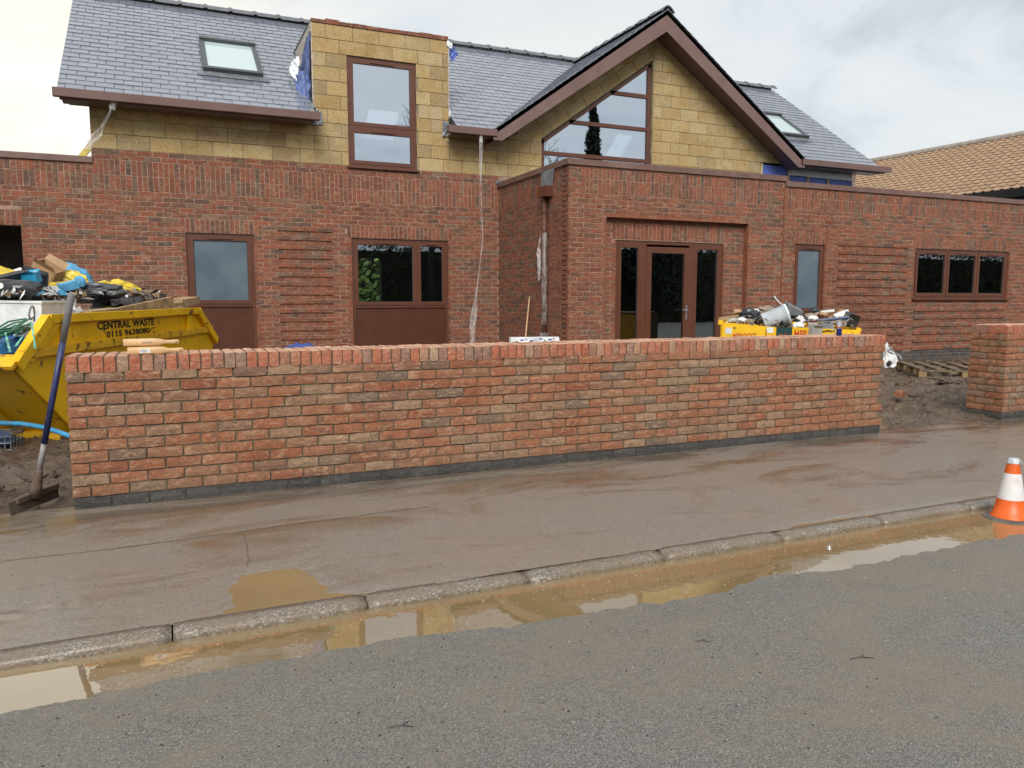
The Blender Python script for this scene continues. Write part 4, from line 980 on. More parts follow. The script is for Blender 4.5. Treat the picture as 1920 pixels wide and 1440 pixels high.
for k in range(19):
    for i in range(-26, 52):
        s, v = i * .227, -.04 + k * .245
        if v + .22 > NL or s < -1: continue
        p = nroof(s, v)
        vis = s > -3.6 and s < 9
        if vis and cnt < 300 and (k + i) % 1 == 0 and s < 4.2: put('roof_tile', tm, nro, loc=p); cnt += 1
        else: tj.add(tileverts(s, v), TF)
tj.obj('roof_tile_course', tilem, nro, kind='stuff')
MB().tube([nroof(-1, NL, .02), nroof(12, NL, .02)], .11, 10).obj('ridge', plain('ridge_mortar_tile', (.33, .29, .25), .8), nh)
mb = MB(); mb.prism([nroof(-1, 0, -.12) + V((0, 0, -.16)), nroof(-1, 0, -.02), nroof(-1, 0, -.02) - nx_ * .1, nroof(-1, 0, -.12) - nx_ * .1 + V((0, 0, -.10))], nd * 13); mb.obj('gutter', plain('black_gutter', (.02, .02, .022), .4), nh)
wl = N0 + nx_ * .5
mb = MB(); mb.prism([wl + nd * -.7, wl + nd * 11.8, wl + nd * 11.8 + nx_ * 7, wl + nd * -.7 + nx_ * 7], (0, 0, NZ0 - .02)); mb.obj('wall', plain('pale_render', (.62, .63, .64), .85), nh)
mb = MB(); mb.add([nroof(-1, NL), nroof(12, NL), nroof(12, NL) + nx_ * NRUN + V((0, 0, NZ0 - NZ1)), nroof(-1, NL) + nx_ * NRUN + V((0, 0, NZ0 - NZ1))], [(0, 1, 2, 3)]); mb.obj('rear_roof', tilem, nh)
for s in (-.3, 2.6): 
    q = wl + nd * s - nx_ * .02; mb = MB(); mb.prism([q + V((0, 0, 2.6)), q + nd * 1.3 + V((0, 0, 2.6)), q + nd * 1.3 + V((0, 0, 3.72)), q + V((0, 0, 3.72))], nx_ * .03); wn_ = mb.obj('window', M['dgrey'], nh)

# ------------------------------------------------------------------ what stands across the road (seen mirrored in the glass)
def leaves(fn, n, size, seed):
    rg = random.Random(seed); mb = MB()
    for i in range(n):
        c, nr = fn(rg); a = V((rg.gauss(0, 1), rg.gauss(0, 1), rg.gauss(0, 1))).normalized(); b = a.orthogonal().normalized(); s = size * rg.uniform(.6, 1.4)
        d = a.cross(b); mb.add([c - b * s * .5, c + d * s * .3, c + b * s * .6, c - d * s * .3], [(0, 1, 2, 3)])
    return mb
leafm = plain('hedge_leaf', (.035, .06, .018), .5, .4, 3, bmp=0); barkm = plain('bark', (.05, .04, .03), .9)
coni = plain('conifer_needles', (.016, .028, .014), .6, .4, 3, bmp=0)
def hedge(x0, x1, y0, y1, h, n, seed, label):
    e_ = empty('hedge', ((x0 + x1) / 2, (y0 + y1) / 2, 0), label, 'hedge')
    def fn(rg):
        x = rg.uniform(x0, x1); hh = h * (.88 + .2 * noise.noise(V((x * .5, seed, 0))) + .1 * noise.noise(V((x * 2.1, seed, 0))))
        if rg.random() < .7: return V((x, y1 + rg.gauss(-.05, .1) + .25 * noise.noise(V((x, seed, 3))), rg.uniform(.1, hh))), 0
        return V((x, rg.uniform(y0, y1), hh + rg.gauss(0, .08))), 0
    leaves(fn, n, .16, seed).obj('foliage', leafm, e_)
    B(x0 + .1, x1 - .1, y0 + .2, y1 - .3, 0, h * .8).obj('branches', barkm, e_)
hedge(-14, 75, -13.5, -12, 4.8, 34000, 2, 'tall dark hedge across the road, mirrored in the ground floor windows')
def conifer(x, y, h, seed):
    e_ = empty('conifer_tree', (x, y, 0), 'tall narrow dark conifer mirrored in the gable window', 'tree')
    MB().tube([(x, y, 0), (x, y, h * .6), (x + .1, y, h)], [.22, .12, .02], 8).obj('trunk', barkm, e_)
    def fn(rg):
        t = rg.random() ** .8; z = h * (.15 + .85 * t); r = (1 - t) * h * .13 + .1; a = rg.uniform(0, 6.28); k = math.floor(z / .7); r *= (.55 + .6 * abs(noise.noise(V((math.cos(a) * 2, math.sin(a) * 2, k * 3.1))) + .4))
        q = r * rg.random() ** .5; return V((x + q * math.cos(a), y + q * math.sin(a), z - q * .3 + rg.gauss(0, .05))), 0
    leaves(fn, 9000, .22, seed).obj('crown', coni, e_)
conifer(21.5, -11, 12.2, 4)
def bare(x, y, h, seed, label):
    rg = random.Random(seed); e_ = empty('bare_tree', (x, y, 0), label, 'tree'); tr = MB(); tw = MB()
    def grow(p, d, l, r, lev):
        q = p + d * l + V((rg.gauss(0, .05), rg.gauss(0, .05), 0)) * l
        (tr if lev < 2 else tw).tube([p, p.lerp(q, .5) + V((rg.gauss(0, .03), rg.gauss(0, .03), .02)) * l, q], [r, r * .85, r * .65], 5 if lev < 2 else 3, cap=False)
        if lev < 6:
            for i in range(2 if lev < 1 else rg.choice((2, 3))):
                nd_ = (d + V((rg.gauss(0, .5), rg.gauss(0, .5), rg.gauss(.1, .25)))).normalized(); grow(q, nd_, l * rg.uniform(.62, .85), r * .6, lev + 1)
    grow(V((x, y, 0)), V((0, 0, 1)), h * .27, h * .018, 0); tr.obj('trunk', barkm, e_); tw.obj('crown', barkm, e_)
bare(18.4, -10.5, 11.6, 3, 'leafless tree mirrored at the left of the gable window')
bare(11.9, -11, 12.0, 8, 'leafless tree mirrored in the dormer window')
e_ = empty('garden_hedge', (8, 33, 0), 'sunlit green garden hedge seen through the two-light window', 'hedge')
leaves(lambda rg: (V((rg.uniform(2, 15), 32.6 + rg.gauss(0, .3), rg.uniform(0, 5))), 0), 9000, .26, 11).obj('foliage', plain('garden_leaf', (.14, .22, .05), .5, .4, 2, bmp=0), e_)
B(2, 15, 33.2, 34, 0, 4.5).obj('branches', barkm, e_)

# ------------------------------------------------------------------ big yellow skip on the left
yel = plain('skip_yellow', (.84, .49, .004), .42, .1, 3, bmp=.08, bscale=30, dirt=(.13, .065, .022), dscale=6, dlo=.585, dhi=.66)
yel2 = plain('skip_yellow_rusted', (.70, .39, .01), .5, .15, 4, bmp=.15, bscale=30, dirt=(.11, .05, .02), dscale=9, dlo=.52, dhi=.64)
blk = plain('black_lettering', (.012, .012, .012), .5, 0, bmp=0)
sa = V((math.sin(YAW), math.cos(YAW), 0)); sb = V((-math.cos(YAW), math.sin(YAW), 0)); SO = V((-1.01, 7.77, 0)); SWD = 1.7
def S(u, z, wd=0.0): return SO + sa * u + sb * wd + V((0, 0, z))
skip = empty('skip', S(1.6, .05, .85), 'large yellow waste skip heaped with rubbish left of the new wall', 'skip')
SP = [(-.48, .80), (-.43, .86), (0, 1.21), (3.19, 1.236), (3.78, .80), (3.74, .74), (2.95, .10), (.38, .10)]
for wd in (0, SWD): 
    MB().prism([S(u, z, wd) for u, z in SP], sb * (.02 if wd == 0 else -.02)).obj('side_panel', yel, skip)
def plate(pts, th, name, m=yel): return MB().prism(pts, th).obj(name, m, skip)
plate([S(-.48, .80), S(.38, .10), S(.38, .10, SWD), S(-.48, .80, SWD)], V((0, 0, .02)), 'end_panel'); plate([S(3.78, .80), S(2.95, .10), S(2.95, .10, SWD), S(3.78, .80, SWD)], V((0, 0, .02)), 'end_panel'); plate([S(.38, .10), S(2.95, .10), S(2.95, .10, SWD), S(.38, .10, SWD)], V((0, 0, .02)), 'floor')
def sbar(p, q, z0, z1, out, name, m=yel):                # strip proud of the side panel
    (u0, a), (u1, b) = p, q; pl = [S(u0, a + z0, -out), S(u1, b + z0, -out), S(u1, b + z1, -out), S(u0, a + z1, -out)]
    return plate(pl, sb * (out - .001), name, m)
for wd in (0, SWD):
    k = -1 if wd == 0 else 1
    for (p, q) in (((-.46, .82), (.0, 1.19)), ((0, 1.19), (3.19, 1.215)), ((3.19, 1.215), (3.76, .80))):
        mb = MB(); a, b = S(p[0], p[1], wd + k * .02), S(q[0], q[1], wd + k * .02); mb.beam(a, b, .075, .075 if p[1] > 1.1 and q[1] > 1.1 else .095); mb.obj('rim', yel, skip)
sbar((-.40, .875), (3.62, .935), -.005, .068, .05, 'rail', yel2); sbar((.62, .885), (2.0, .908), .0, .072, .054, 'rail_patch', yel2)
for u in (.20, 2.86):
    plate([S(u, .93, -.045), S(u + .09, .93, -.045), S(u + .09, 1.17, -.045), S(u, 1.17, -.045)], sb * .044, 'rib')
for p, q in (((-.40, .86), (.06, 1.17)), ((3.15, 1.17), (3.68, .84))):
    a, b = p, q; plate([S(a[0], a[1], -.043), S(a[0] + .13, a[1] - .02, -.043), S(b[0] + .10, b[1] - .03, -.043), S(b[0], b[1], -.043)], sb * .042, 'rib')
for (u0, z0, u1, z1) in ((-.50, .80, .36, .12),):
    plate([S(-.52, .79, -.03), S(-.52, .79, SWD + .03), S(-.40, .88, SWD + .03), S(-.40, .88, -.03)], V((0, 0, .03)) - sa * .02, 'end_lip', yel2)
for wd in (.5, 1.2):
    a, b = S(-.36, .70, wd), S(.30, .16, wd); MB().beam(a, b, .07, .06).obj('end_rib', yel, skip)
MB().beam(S(.32, .10, .1), S(.32, .10, 1.6), .06, .1).obj('floor_bar', yel2, skip)
for u in (.9, 2.4): MB().tube([S(u, .62, -.0), S(u, .62, -.14)], .035, 12).obj('lifting_lug', yel2, skip)
def lettering(txt, name, m, parent, o, ax, ay, wd, ht, bold=.012, thick=.002, out=None):
    cu = bpy.data.curves.new(name, 'FONT'); cu.body = txt; cu.size = 1; cu.offset = bold; cu.resolution_u = 3; cu.space_character = 1.04
    t = bpy.data.objects.new(name, cu); sc.collection.objects.link(t); dg = bpy.context.evaluated_depsgraph_get(); me = bpy.data.meshes.new_from_object(t.evaluated_get(dg))
    bpy.data.objects.remove(t); x0 = min(v.co.x for v in me.vertices); x1 = max(v.co.x for v in me.vertices); y0 = min(v.co.y for v in me.vertices); y1 = max(v.co.y for v in me.vertices)
    for v in me.vertices: v.co = V(o) + V(ax) * ((v.co.x - x0) / (x1 - x0) * wd) + V(ay) * ((v.co.y - y0) / (y1 - y0) * ht)
    me.materials.clear(); me.materials.append(m); return put(name, me, parent)
so = -sb * .003
lettering('CENTRAL WASTE', 'lettering', blk, skip, S(.83, 1.060) + so, (sa + V((0, 0, .008))).normalized(), V((0, 0, 1)), 1.20, .080, .034)
lettering('0115 9638080', 'lettering', blk, skip, S(.99, .975) + so, (sa + V((0, 0, .008))).normalized(), V((0, 0, 1)), .92, .066, .034)
MB().tube([S(1.9, 1.0, -.004), S(1.96, 1.03, -.004), S(2.02, 1.045, -.004)], .004, 5).obj('scribble', blk, skip); MB().tube([S(2.03, 1.0, -.004), S(1.99, .99, -.004), S(2.02, .98, -.004), S(2.0, .97, -.004)], .004, 5).obj('scribble', blk, skip)
# timber bearers under it
for u, t in ((.5, 'near'), (2.7, 'far')):
    tag(MB().beam(S(u, .055, -.1), S(u, .055, 1.8), .12, .09).obj('timber_bearer', plain('old_timber', (.22, .16, .10), .8, .3, 8)), 'timber bearer under the %s end of the large yellow skip' % t, 'timber', 'timbers under the skip')

# ---- rubbish in the big skip: every piece a thing
def PL(x, y, lat=4.9): return atD(x, y, lat * 1440 / (960 - x))
def mt(n, c, r=.5, **k): return plain(n, c, r, k.pop('var', .15), k.pop('scale', 8), **k)
C_ = {'cyan': mt('cyan_plastic', (.03, .30, .50), .35), 'sky': mt('sky_blue_plastic', (.10, .36, .60), .35), 'ylw': mt('yellow_plastic', (.68, .50, .05), .35, bmp=.3, bscale=25), 'blackbag': mt('black_bag', (.025, .026, .03), .3, bmp=.5, bscale=22),
      'greybag': mt('grey_bag', (.06, .062, .07), .32, bmp=.5, bscale=20), 'card': mt('cardboard', (.40, .25, .14), .85), 'dcard': mt('black_card', (.018, .018, .02), .5), 'wht': mt('white_plastic', (.72, .73, .72), .5, dirt=(.45, .40, .34), dscale=4, dlo=.58, dhi=.75),
      'dwood': mt('dark_wet_timber', (.075, .058, .048), .6, var=.35, stretch=(.4, .4, 3)), 'wood': mt('weathered_plank', (.40, .28, .15), .75, var=.3, dirt=(.16, .11, .07), dscale=6), 'green': mt('green_strap', (.05, .20, .13), .45), 'mint': mt('pale_green_strap', (.18, .48, .36), .4),
      'blue': mt('blue_sack', (.02, .16, .50), .4), 'dblue': mt('dark_blue_paint', (.02, .03, .12), .4), 'gry': mt('grey_plastic', (.16, .165, .17), .5), 'brn': mt('brown_board', (.22, .15, .10), .8), 'paper': mt('brown_paper_sack', (.28, .22, .16), .85), 'ltgrey': mt('light_grey_card', (.42, .40, .37), .8), 'red': mt('red_paint', (.45, .03, .015), .5), 'pink': mt('pink_wrapper', (.62, .06, .16), .4)}
def cardbox(c, l, wd, h, eu, m, flap=.6, sag=.02, seed=1):
    Mx = Matrix.Translation(c) @ __import__('mathutils').Euler(eu).to_matrix().to_4x4(); mb = MB(); t = .006
    j = lambda i: sag * noise.noise(V((i * 3.3, seed, 0)))
    mb.box(-l / 2, l / 2, -wd / 2, wd / 2, -h / 2, -h / 2 + t)
    for sx in (-1, 1): mb.box(sx * l / 2 - t, sx * l / 2 + t, -wd / 2 + j(1), wd / 2 + j(2), -h / 2, h / 2 + j(sx))
    for sy in (-1, 1): mb.box(-l / 2 + j(3), l / 2 + j(4), sy * wd / 2 - t, sy * wd / 2 + t, -h / 2, h / 2 + j(sy + 5))
    if flap:
        for sy in (-1, 1): mb.add([(-l / 2, sy * wd / 2, h / 2), (l / 2, sy * wd / 2, h / 2), (l / 2 * .96, sy * (wd / 2 + flap * wd * .4), h / 2 + .25 * wd * (seed % 3 - .5)), (-l / 2 * .96, sy * (wd / 2 + flap * wd * .4), h / 2 + .25 * wd * (seed % 3 - .6)), (-l / 2, sy * wd / 2 + .006, h / 2 - .006), (l / 2, sy * wd / 2 + .006, h / 2 - .006)], [(0, 1, 2, 3), (5, 4, 3, 2)])
    else: mb.box(-l / 2, l / 2, -wd / 2, wd / 2, h / 2 - t, h / 2)
    mb.v = [tuple(Mx @ V(q)) for q in mb.v]; return mb
def T(mb, name, m, label, cat, group=None, smooth=False): return tag(mb.obj(name, m, None, smooth), label, cat, group)
GL_ = 'rubbish in the big skip'; GR_ = 'rubbish in the small skip'
# inner heap so nothing floats
T(blob(S(1.55, .62, .85), (1.45, .72, .50), 21, .15, 1.6, 4, Matrix.Rotation(math.pi / 2 - YAW, 3, 'Z')), 'rubble_heap', C_['dwood'], 'dark packed debris filling the big yellow skip', 'debris', GL_)
def slabP(a, b, wd, th): return MB().beam(a, b, wd, th)
T(slabP(PL(-90, 563, 4.85), PL(242, 560, 4.85), .5, .085), 'board', C_['dwood'], 'thick dark wet board lying across the big skip above the white box', 'board', GL_)
T(slabP(PL(20, 571, 4.62), PL(108, 569, 4.62), .09, .05), 'plank_end', C_['brn'], 'reddish brown timber length under the dark board', 'timber', GL_)
T(slabP(PL(150, 588, 4.30), PL(330, 570, 4.35), .22, .045), 'plank', C_['wood'], 'pale weathered plank sloping along the skip rim', 'plank', GL_)
T(slabP(PL(215, 590, 4.22), PL(322, 566, 4.25), .05, .13), 'plank', C_['wood'], 'pale plank on edge in front of the other plank', 'plank', GL_)
T(slabP(PL(325, 569, 4.5), PL(358, 563, 4.5), .25, .10), 'timber_block', C_['wood'], 'short mossy plank end poking out at the far corner of the big skip', 'timber', GL_)
T(sheet([PL(170, 582, 4.4), PL(300, 567, 4.5), PL(315, 553, 5.0), PL(180, 556, 4.9)], 10, 6, .07, 31), 'black_sheeting', C_['blackbag'], 'crumpled black sheeting on top of the planks', 'plastic sheet', GL_)
T(sheet([PL(210, 575, 4.35), PL(270, 566, 4.4), PL(262, 556, 4.6), PL(205, 562, 4.6)], 8, 6, .05, 33), 'black_sheeting', C_['greybag'], 'smaller grey black plastic scrap beside the black bag', 'plastic sheet', GL_)
# white box
wb = MB(); c0 = PL(28, 602, 4.58); Mx = Matrix.Translation(c0) @ Matrix.Rotation(-YAW + .10, 4, 'Z') @ Matrix.Rotation(.02, 4, 'Y')
wb.box(-.75, .38, -.3, .3, -.16, .17, Mx); wb.box(-.75, .36, -.28, .28, -.24, -.1601, Mx); wb.box(-.76, .39, -.31, .31, .1701, .19, Mx)
T(wb, 'white_box', C_['wht'], 'large scuffed white box lying in the near end of the big skip', 'box', GL_)
T(sheet([PL(88, 606, 4.25), PL(160, 588, 4.15), PL(140, 572, 4.5), PL(100, 560, 4.5)], 14, 12, .10, 41, fr=4), 'clear_sheeting', M['poly'], 'crumpled clear plastic beside the white box', 'plastic sheet', GL_)
T(sheet([PL(95, 600, 4.3), PL(150, 590, 4.25), PL(125, 575, 4.45), PL(102, 570, 4.5)], 10, 10, .08, 42, fr=4), 'white_wrapping', C_['wht'], 'torn white wrapping between white box and plank', 'wrapping', GL_)
# bags and boxes on top
e3 = (.35, -.5, -.2)
T(cardbox(PL(87, 513, 5.0), .24, .17, .2, (.25, .55, -.35), C_['card'], .7, .03, 2), 'cardboard_box', C_['card'], 'crushed brown cardboard box on top of the heap', 'box', GL_)
T(blob(PL(112, 524, 4.95), (.13, .10, .09), 51, .35, 2.2, 3), 'paper_ball', C_['card'], 'crumpled brown paper beside the cardboard box', 'paper', GL_)
bb = cardbox(PL(66, 519, 4.75), .22, .05, .15, (.5, .32, -.3), C_['dcard'], 0, .0, 3); o = T(bb, 'black_carton', C_['dcard'], 'black carton with a white hexagon emblem', 'box', GL_)
hx = PL(66, 515, 4.62); q1 = (_rt * .9 + _up * -.25).normalized(); q2 = (_up * .95 + _rt * .25).normalized()
MB().tube([hx + q1 * .035 * math.cos(k * math.pi / 3) + q2 * .035 * math.sin(k * math.pi / 3) for k in range(7)], .004, 5).obj('emblem', C_['wht'], o); MB().tube([hx + q1 * .014 * math.cos(k * math.pi / 4) + q2 * .014 * math.sin(k * math.pi / 4) for k in range(9)], .005, 5).obj('emblem', C_['wht'], o)
T(cardbox(PL(40, 524, 4.72), .30, .14, .10, (.2, -.15, -.2), C_['cyan'], .5, .02, 4), 'cyan_carton', C_['cyan'], 'flattened cyan carton left of the hexagon carton', 'box', GL_)
T(sheet([PL(48, 540, 4.5), PL(70, 556, 4.4), PL(84, 546, 4.45), PL(66, 533, 4.6)], 8, 6, .02, 55), 'blue_packet', C_['cyan'], 'bright blue folded packet lying below the cyan carton', 'packet', GL_)
o = T(sheet([PL(75, 552, 4.42), PL(128, 553, 4.45), PL(106, 537, 4.7), PL(72, 535, 4.7)], 8, 6, .015, 57), 'white_packet', C_['wht'], 'white and blue card sheet with two black strokes', 'card', GL_)
for dx in (0, 6): MB().tube([PL(86 + dx, 538, 4.50), PL(91 + dx, 542.5, 4.47), PL(95 + dx, 545, 4.45)], .006, 5).obj('stroke', blk, o)
sheet([PL(100, 553, 4.40), PL(129, 553.5, 4.42), PL(116, 543, 4.55), PL(108, 545, 4.5)], 4, 4, .006, 58).obj('blue_corner', C_['cyan'], o)
T(blob(PL(137, 520, 5.1), (.21, .13, .15), 61, .25, 2.0, 3, Matrix.Rotation(.5, 3, 'Y')), 'blue_bag', C_['sky'], 'puffed light blue plastic bag with white edge on top of the heap', 'bag', GL_)
T(blob(PL(142, 527, 4.8), (.16, .10, .10), 63, .3, 2.4, 3, Matrix.Rotation(.6, 3, 'Y')), 'yellow_bag', C_['ylw'], 'yellow bag with blue print pressed against the light blue bag', 'bag', GL_)
o = T(blob(PL(150, 528, 4.68), (.06, .03, .06), 64, .3, 2.4, 2), 'blue_wrapper', C_['sky'], 'small blue wrapper on the yellow bag', 'wrapper', GL_)
T(sheet([PL(72, 540, 4.75), PL(118, 545, 4.7), PL(128, 526, 4.8), PL(98, 530, 4.85)], 8, 6, .03, 65), 'yellow_sack', C_['ylw'], 'flat yellow sack behind the white card', 'sack', GL_)
T(cardbox(PL(128, 536, 4.6), .17, .08, .08, (.2, -.3, .2), C_['sky'], 0, .02, 6), 'blue_carton', C_['sky'], 'crushed blue and yellow carton beside the black bag', 'box', GL_)
T(blob(PL(176, 546, 4.65), (.36, .16, .095), 67, .22, 2.2, 4, Matrix.Rotation(-YAW, 3, 'Z')), 'black_bag', C_['greybag'], 'shiny dark grey rubbish bag behind the squeegee handle', 'bag', GL_)
T(blob(PL(195, 535, 5.0), (.11, .08, .055), 68, .35, 2.4, 3), 'yellow_bag', C_['ylw'], 'small yellow bag right of the light blue bag', 'bag', GL_)
T(blob(PL(235, 538, 4.95), (.17, .09, .07), 69, .35, 2.2, 3, Matrix.Rotation(.35, 3, 'Y')), 'yellow_bag', C_['ylw'], 'rightmost yellow bag on the heap', 'bag', GL_)
T(sheet([PL(214, 551, 4.8), PL(243, 552, 4.75), PL(236, 543, 4.9), PL(212, 542, 4.9)], 6, 5, .02, 70), 'white_scrap', C_['wht'], 'white scrap under the rightmost yellow bag', 'scrap', GL_)
T(slabP(PL(245, 548, 4.7), PL(292, 556, 4.6), .12, .03), 'brown_board', C_['brn'], 'rusty brown board offcut right of the yellow bags', 'board', GL_)
T(blob(PL(8, 517, 5.0), (.20, .10, .08), 71, .3, 2.0, 3, Matrix.Rotation(.35, 3, 'Y')), 'yellow_bag', C_['ylw'], 'yellow bag at the left edge of the picture', 'bag', GL_)
T(cardbox(PL(30, 512, 4.95), .12, .08, .05, (.3, -.4, .1), C_['wht'], 0, .01, 8), 'white_carton', C_['wht'], 'small white carton beside the leftmost yellow bag', 'box', GL_)
T(slabP(PL(-30, 530, 4.7), PL(48, 511, 4.75), .12, .045), 'black_batten', C_['dcard'], 'black plastic length slanting up left of the cyan carton', 'batten', GL_)
o = T(blob(PL(10, 541, 4.6), (.34, .18, .085), 72, .16, 1.6, 3, Matrix.Rotation(-YAW, 3, 'Z')), 'black_tray', C_['blackbag'], 'wide black plastic tray with a white dot at the left edge', 'tray', GL_)
MB().lathe([(0, .004), (.025, .003), (.026, 0)], 12, M=Matrix.Translation(PL(1, 536, 4.33)) @ (-_fw).to_track_quat('Z', 'Y').to_matrix().to_4x4()).obj('dot', C_['wht'], o)
T(slabP(PL(35, 551, 4.55), PL(48, 530, 4.55), .05, .02), 'timber_offcut', C_['brn'], 'brown timber offcut by the black tray', 'timber', GL_)
# blue sack and green strapping at the near end
T(blob(PL(22, 645, 4.55), (.30, .34, .15), 75, .2, 2.2, 4, Matrix.Rotation(-YAW, 3, 'Z')), 'blue_sack', C_['blue'], 'bright blue sacks under green strapping at the near end of the big skip', 'sack', GL_)
T(blob(PL(-10, 660, 4.5), (.25, .3, .12), 76, .2, 2.4, 3, Matrix.Rotation(-YAW, 3, 'Z')), 'blue_sack', mt('teal_sack', (.02, .13, .30), .4), 'darker blue sack at the very left edge of the skip', 'sack', GL_)
sg = MB(); rg = random.Random(5)
for k in range(26):
    y0 = rg.uniform(618, 636); x0 = rg.uniform(-30, 30); x1 = rg.uniform(45, 66); y1 = rg.uniform(596, 618); l = rg.uniform(4.15, 4.45)
    sg.tube([PL(x0, y0, l), PL((x0 + x1) / 2 + rg.uniform(-8, 8), (y0 + y1) / 2 + rg.uniform(-8, 8), l - .05), PL(x1, y1, l)], .008, 4)
T(sg, 'strapping_bundle', C_['green'], 'tangled bundle of dark green plastic strapping over the blue sacks', 'strapping', GL_)
for (a, b, t) in (((59, 603), (66, 654), 'long pale green strap hanging over the sloping skip edge'), ((10, 623), (19, 660), 'pale green strap hanging in front of the blue sacks'), ((44, 629), (29, 649), 'short pale green strap lying along the skip edge')):
    p, q = PL(a[0], a[1], 4.02), PL(b[0], b[1], 3.99); T(sheet([p - _rt * .008, q - _rt * .009, q + _rt * .009, p + _rt * .008], 8, 1, .012, a[0]), 'strap', C_['mint'], t, 'strap', 'pale green straps')
T(MB().tube([PL(64, 603, 4.15), PL(65, 588, 4.15), PL(63, 576, 4.15), PL(60, 573.5, 4.15), PL(56.5, 580, 4.15), PL(54, 591, 4.15), PL(58, 599, 4.15), PL(64, 594, 4.15)], .008, 6), 'cable_loop', C_['gry'], 'thin black cable loop standing up before the white box', 'cable', GL_)

# ------------------------------------------------------------------ small skip by the entrance
Dk = 9.0
def PR(x, y, d=Dk): return atD(x, y, d)
rr = V((math.cos(YAW), -math.sin(YAW), 0)); rb = V((math.sin(YAW + R(17)), math.cos(YAW + R(17)), 0)); RO = V((5.86, 7.25, 0))
def Q(u, z, b=0.0): return RO + rr * u + rb * b + V((0, 0, z))
sk2 = empty('small_skip', Q(.8, .1, 1.0), 'small battered yellow skip in front of the entrance door, full of rubbish', 'skip')
W2, D2 = 1.62, 2.1
y2 = plain('battered_skip_yellow', (.78, .46, .01), .45, .1, 3, bmp=.1, bscale=30, dirt=(.05, .03, .02), dscale=9, dlo=.60, dhi=.64)
def fp(pts, th, name, m=y2, par=None): return MB().prism(pts, th).obj(name, m, par or sk2)
fp([Q(0, .12), Q(.12, .12), Q(.53, .12), Q(.53, 1.045), Q(.35, 1.06), Q(0, 1.095)], rb * .025, 'front_panel')
fp([Q(.532, .12), Q(.655, .12), Q(.655, 1.035), Q(.532, 1.045)], rb * .025, 'front_panel'); fp([Q(.657, .12, .02), Q(.84, .12, .02), Q(.84, 1.03, .02), Q(.657, 1.03, .02)], rb * .025, 'sign_panel', mt('dark_green_sign', (.012, .05, .05), .4))
fp([Q(.842, .12), Q(1.62, .12), Q(1.62, 1.0), Q(.842, 1.035)], rb * .025, 'front_panel')
for a in (0, W2): fp([Q(a, .12), Q(a, .12, D2), Q(a, 1.08 if a == 0 else 1.0, D2), Q(a, 1.09 if a == 0 else 1.0, 0)], rr * .02, 'side_panel')
fp([Q(0, .12, D2), Q(W2, .12, D2), Q(W2, 1.0, D2), Q(0, 1.08, D2)], rb * .02, 'rear_panel'); fp([Q(0, .12), Q(W2, .12), Q(W2, .12, D2), Q(0, .12, D2)], V((0, 0, .02)), 'floor')
for a, b, z0, z1 in ((0, .02, 1.08, 1.04), (.02, .02, 0, 0)): pass
MB().beam(Q(-.02, 1.08, D2), Q(W2, 1.0, D2), .06, .06).obj('rim', y2, sk2); MB().beam(Q(.0, 1.09, 0), Q(.0, 1.08, D2), .05, .05).obj('rim', y2, sk2); MB().beam(Q(W2, 1.0, 0), Q(W2, 1.0, D2), .05, .05).obj('rim', y2, sk2)
for u in (.545, 1.55): fp([Q(u, .12, -.035), Q(u + .06, .12, -.035), Q(u + .06, .985, -.035), Q(u, .985, -.035)], rb * .034, 'rib')
fp([Q(.06, .955, -.004), Q(.135, .955, -.004), Q(.135, 1.03, -.004), Q(.06, 1.03, -.004)], rb * .003, 'sticker', C_['wht']); fp([Q(.545, .97, -.039), Q(.62, .97, -.039), Q(.62, 1.035, -.039), Q(.545, 1.035, -.039)], rb * .003, 'sticker', C_['wht'])
lettering('MPROOST', 'lettering', C_['red'], sk2, Q(.155, .89, -.003), rr, V((0, 0, 1)), .27, .075, .02); lettering('MPR', 'lettering', C_['red'], sk2, Q(.87, .90, -.003), rr, V((0, 0, 1)), .155, .10, .02)
for u in (.715, .765): MB().tube([Q(u - .02, .86, .016), Q(u - .018, .93, .016), Q(u, .965, .016), Q(u + .018, .93, .016), Q(u + .02, .86, .016)], .005, 5).obj('sign_mark', C_['red'], sk2)
T(blob(Q(.8, .55, 1.05), (.72, .95, .48), 81, .12, 1.5, 4, Matrix.Rotation(-YAW, 3, 'Z')), 'rubble_heap', C_['brn'], 'packed brown debris filling the small skip', 'debris', GR_)
T(slabP(PR(1351, 598, 9.2), PR(1393, 592, 9.5), .06, .03), 'plank', C_['wood'], 'tan plank at the left rim of the small skip', 'plank', GR_)
T(slabP(PR(1398, 600, 9.2), PR(1412, 602, 9.15), .05, .04), 'timber_offcut', C_['wood'], 'short tan offcut below the black bag in the small skip', 'timber', GR_)
T(blob(PR(1384, 585, 9.6), (.075, .06, .035), 82, .25, 2, 2), 'cardboard_lump', C_['card'], 'brown cardboard lump at the back left of the small skip', 'cardboard', GR_)
T(blob(PR(1406, 590, 9.4), (.13, .11, .085), 83, .3, 2.2, 3), 'black_bag', C_['blackbag'], 'black bag heaped in the small skip left of the white bucket', 'bag', GR_)
T(blob(PR(1420, 600, 9.3), (.05, .07, .055), 84, .3, 2.2, 2), 'black_bag', C_['blackbag'], 'small black bag end hanging beside the white bucket', 'bag', GR_)
T(MB().tube([PR(1412, 582, 9.35), PR(1416, 580.5, 9.35), PR(1421, 581, 9.35), PR(1423, 584, 9.35)], .011, 7), 'white_ring', C_['wht'], 'white curved pipe piece on the black bag', 'pipe', GR_)
T(blob(PR(1391, 600, 9.15), (.06, .05, .035), 85, .35, 2.4, 2), 'white_rag', C_['wht'], 'white rag at the front left of the small skip', 'rag', GR_)
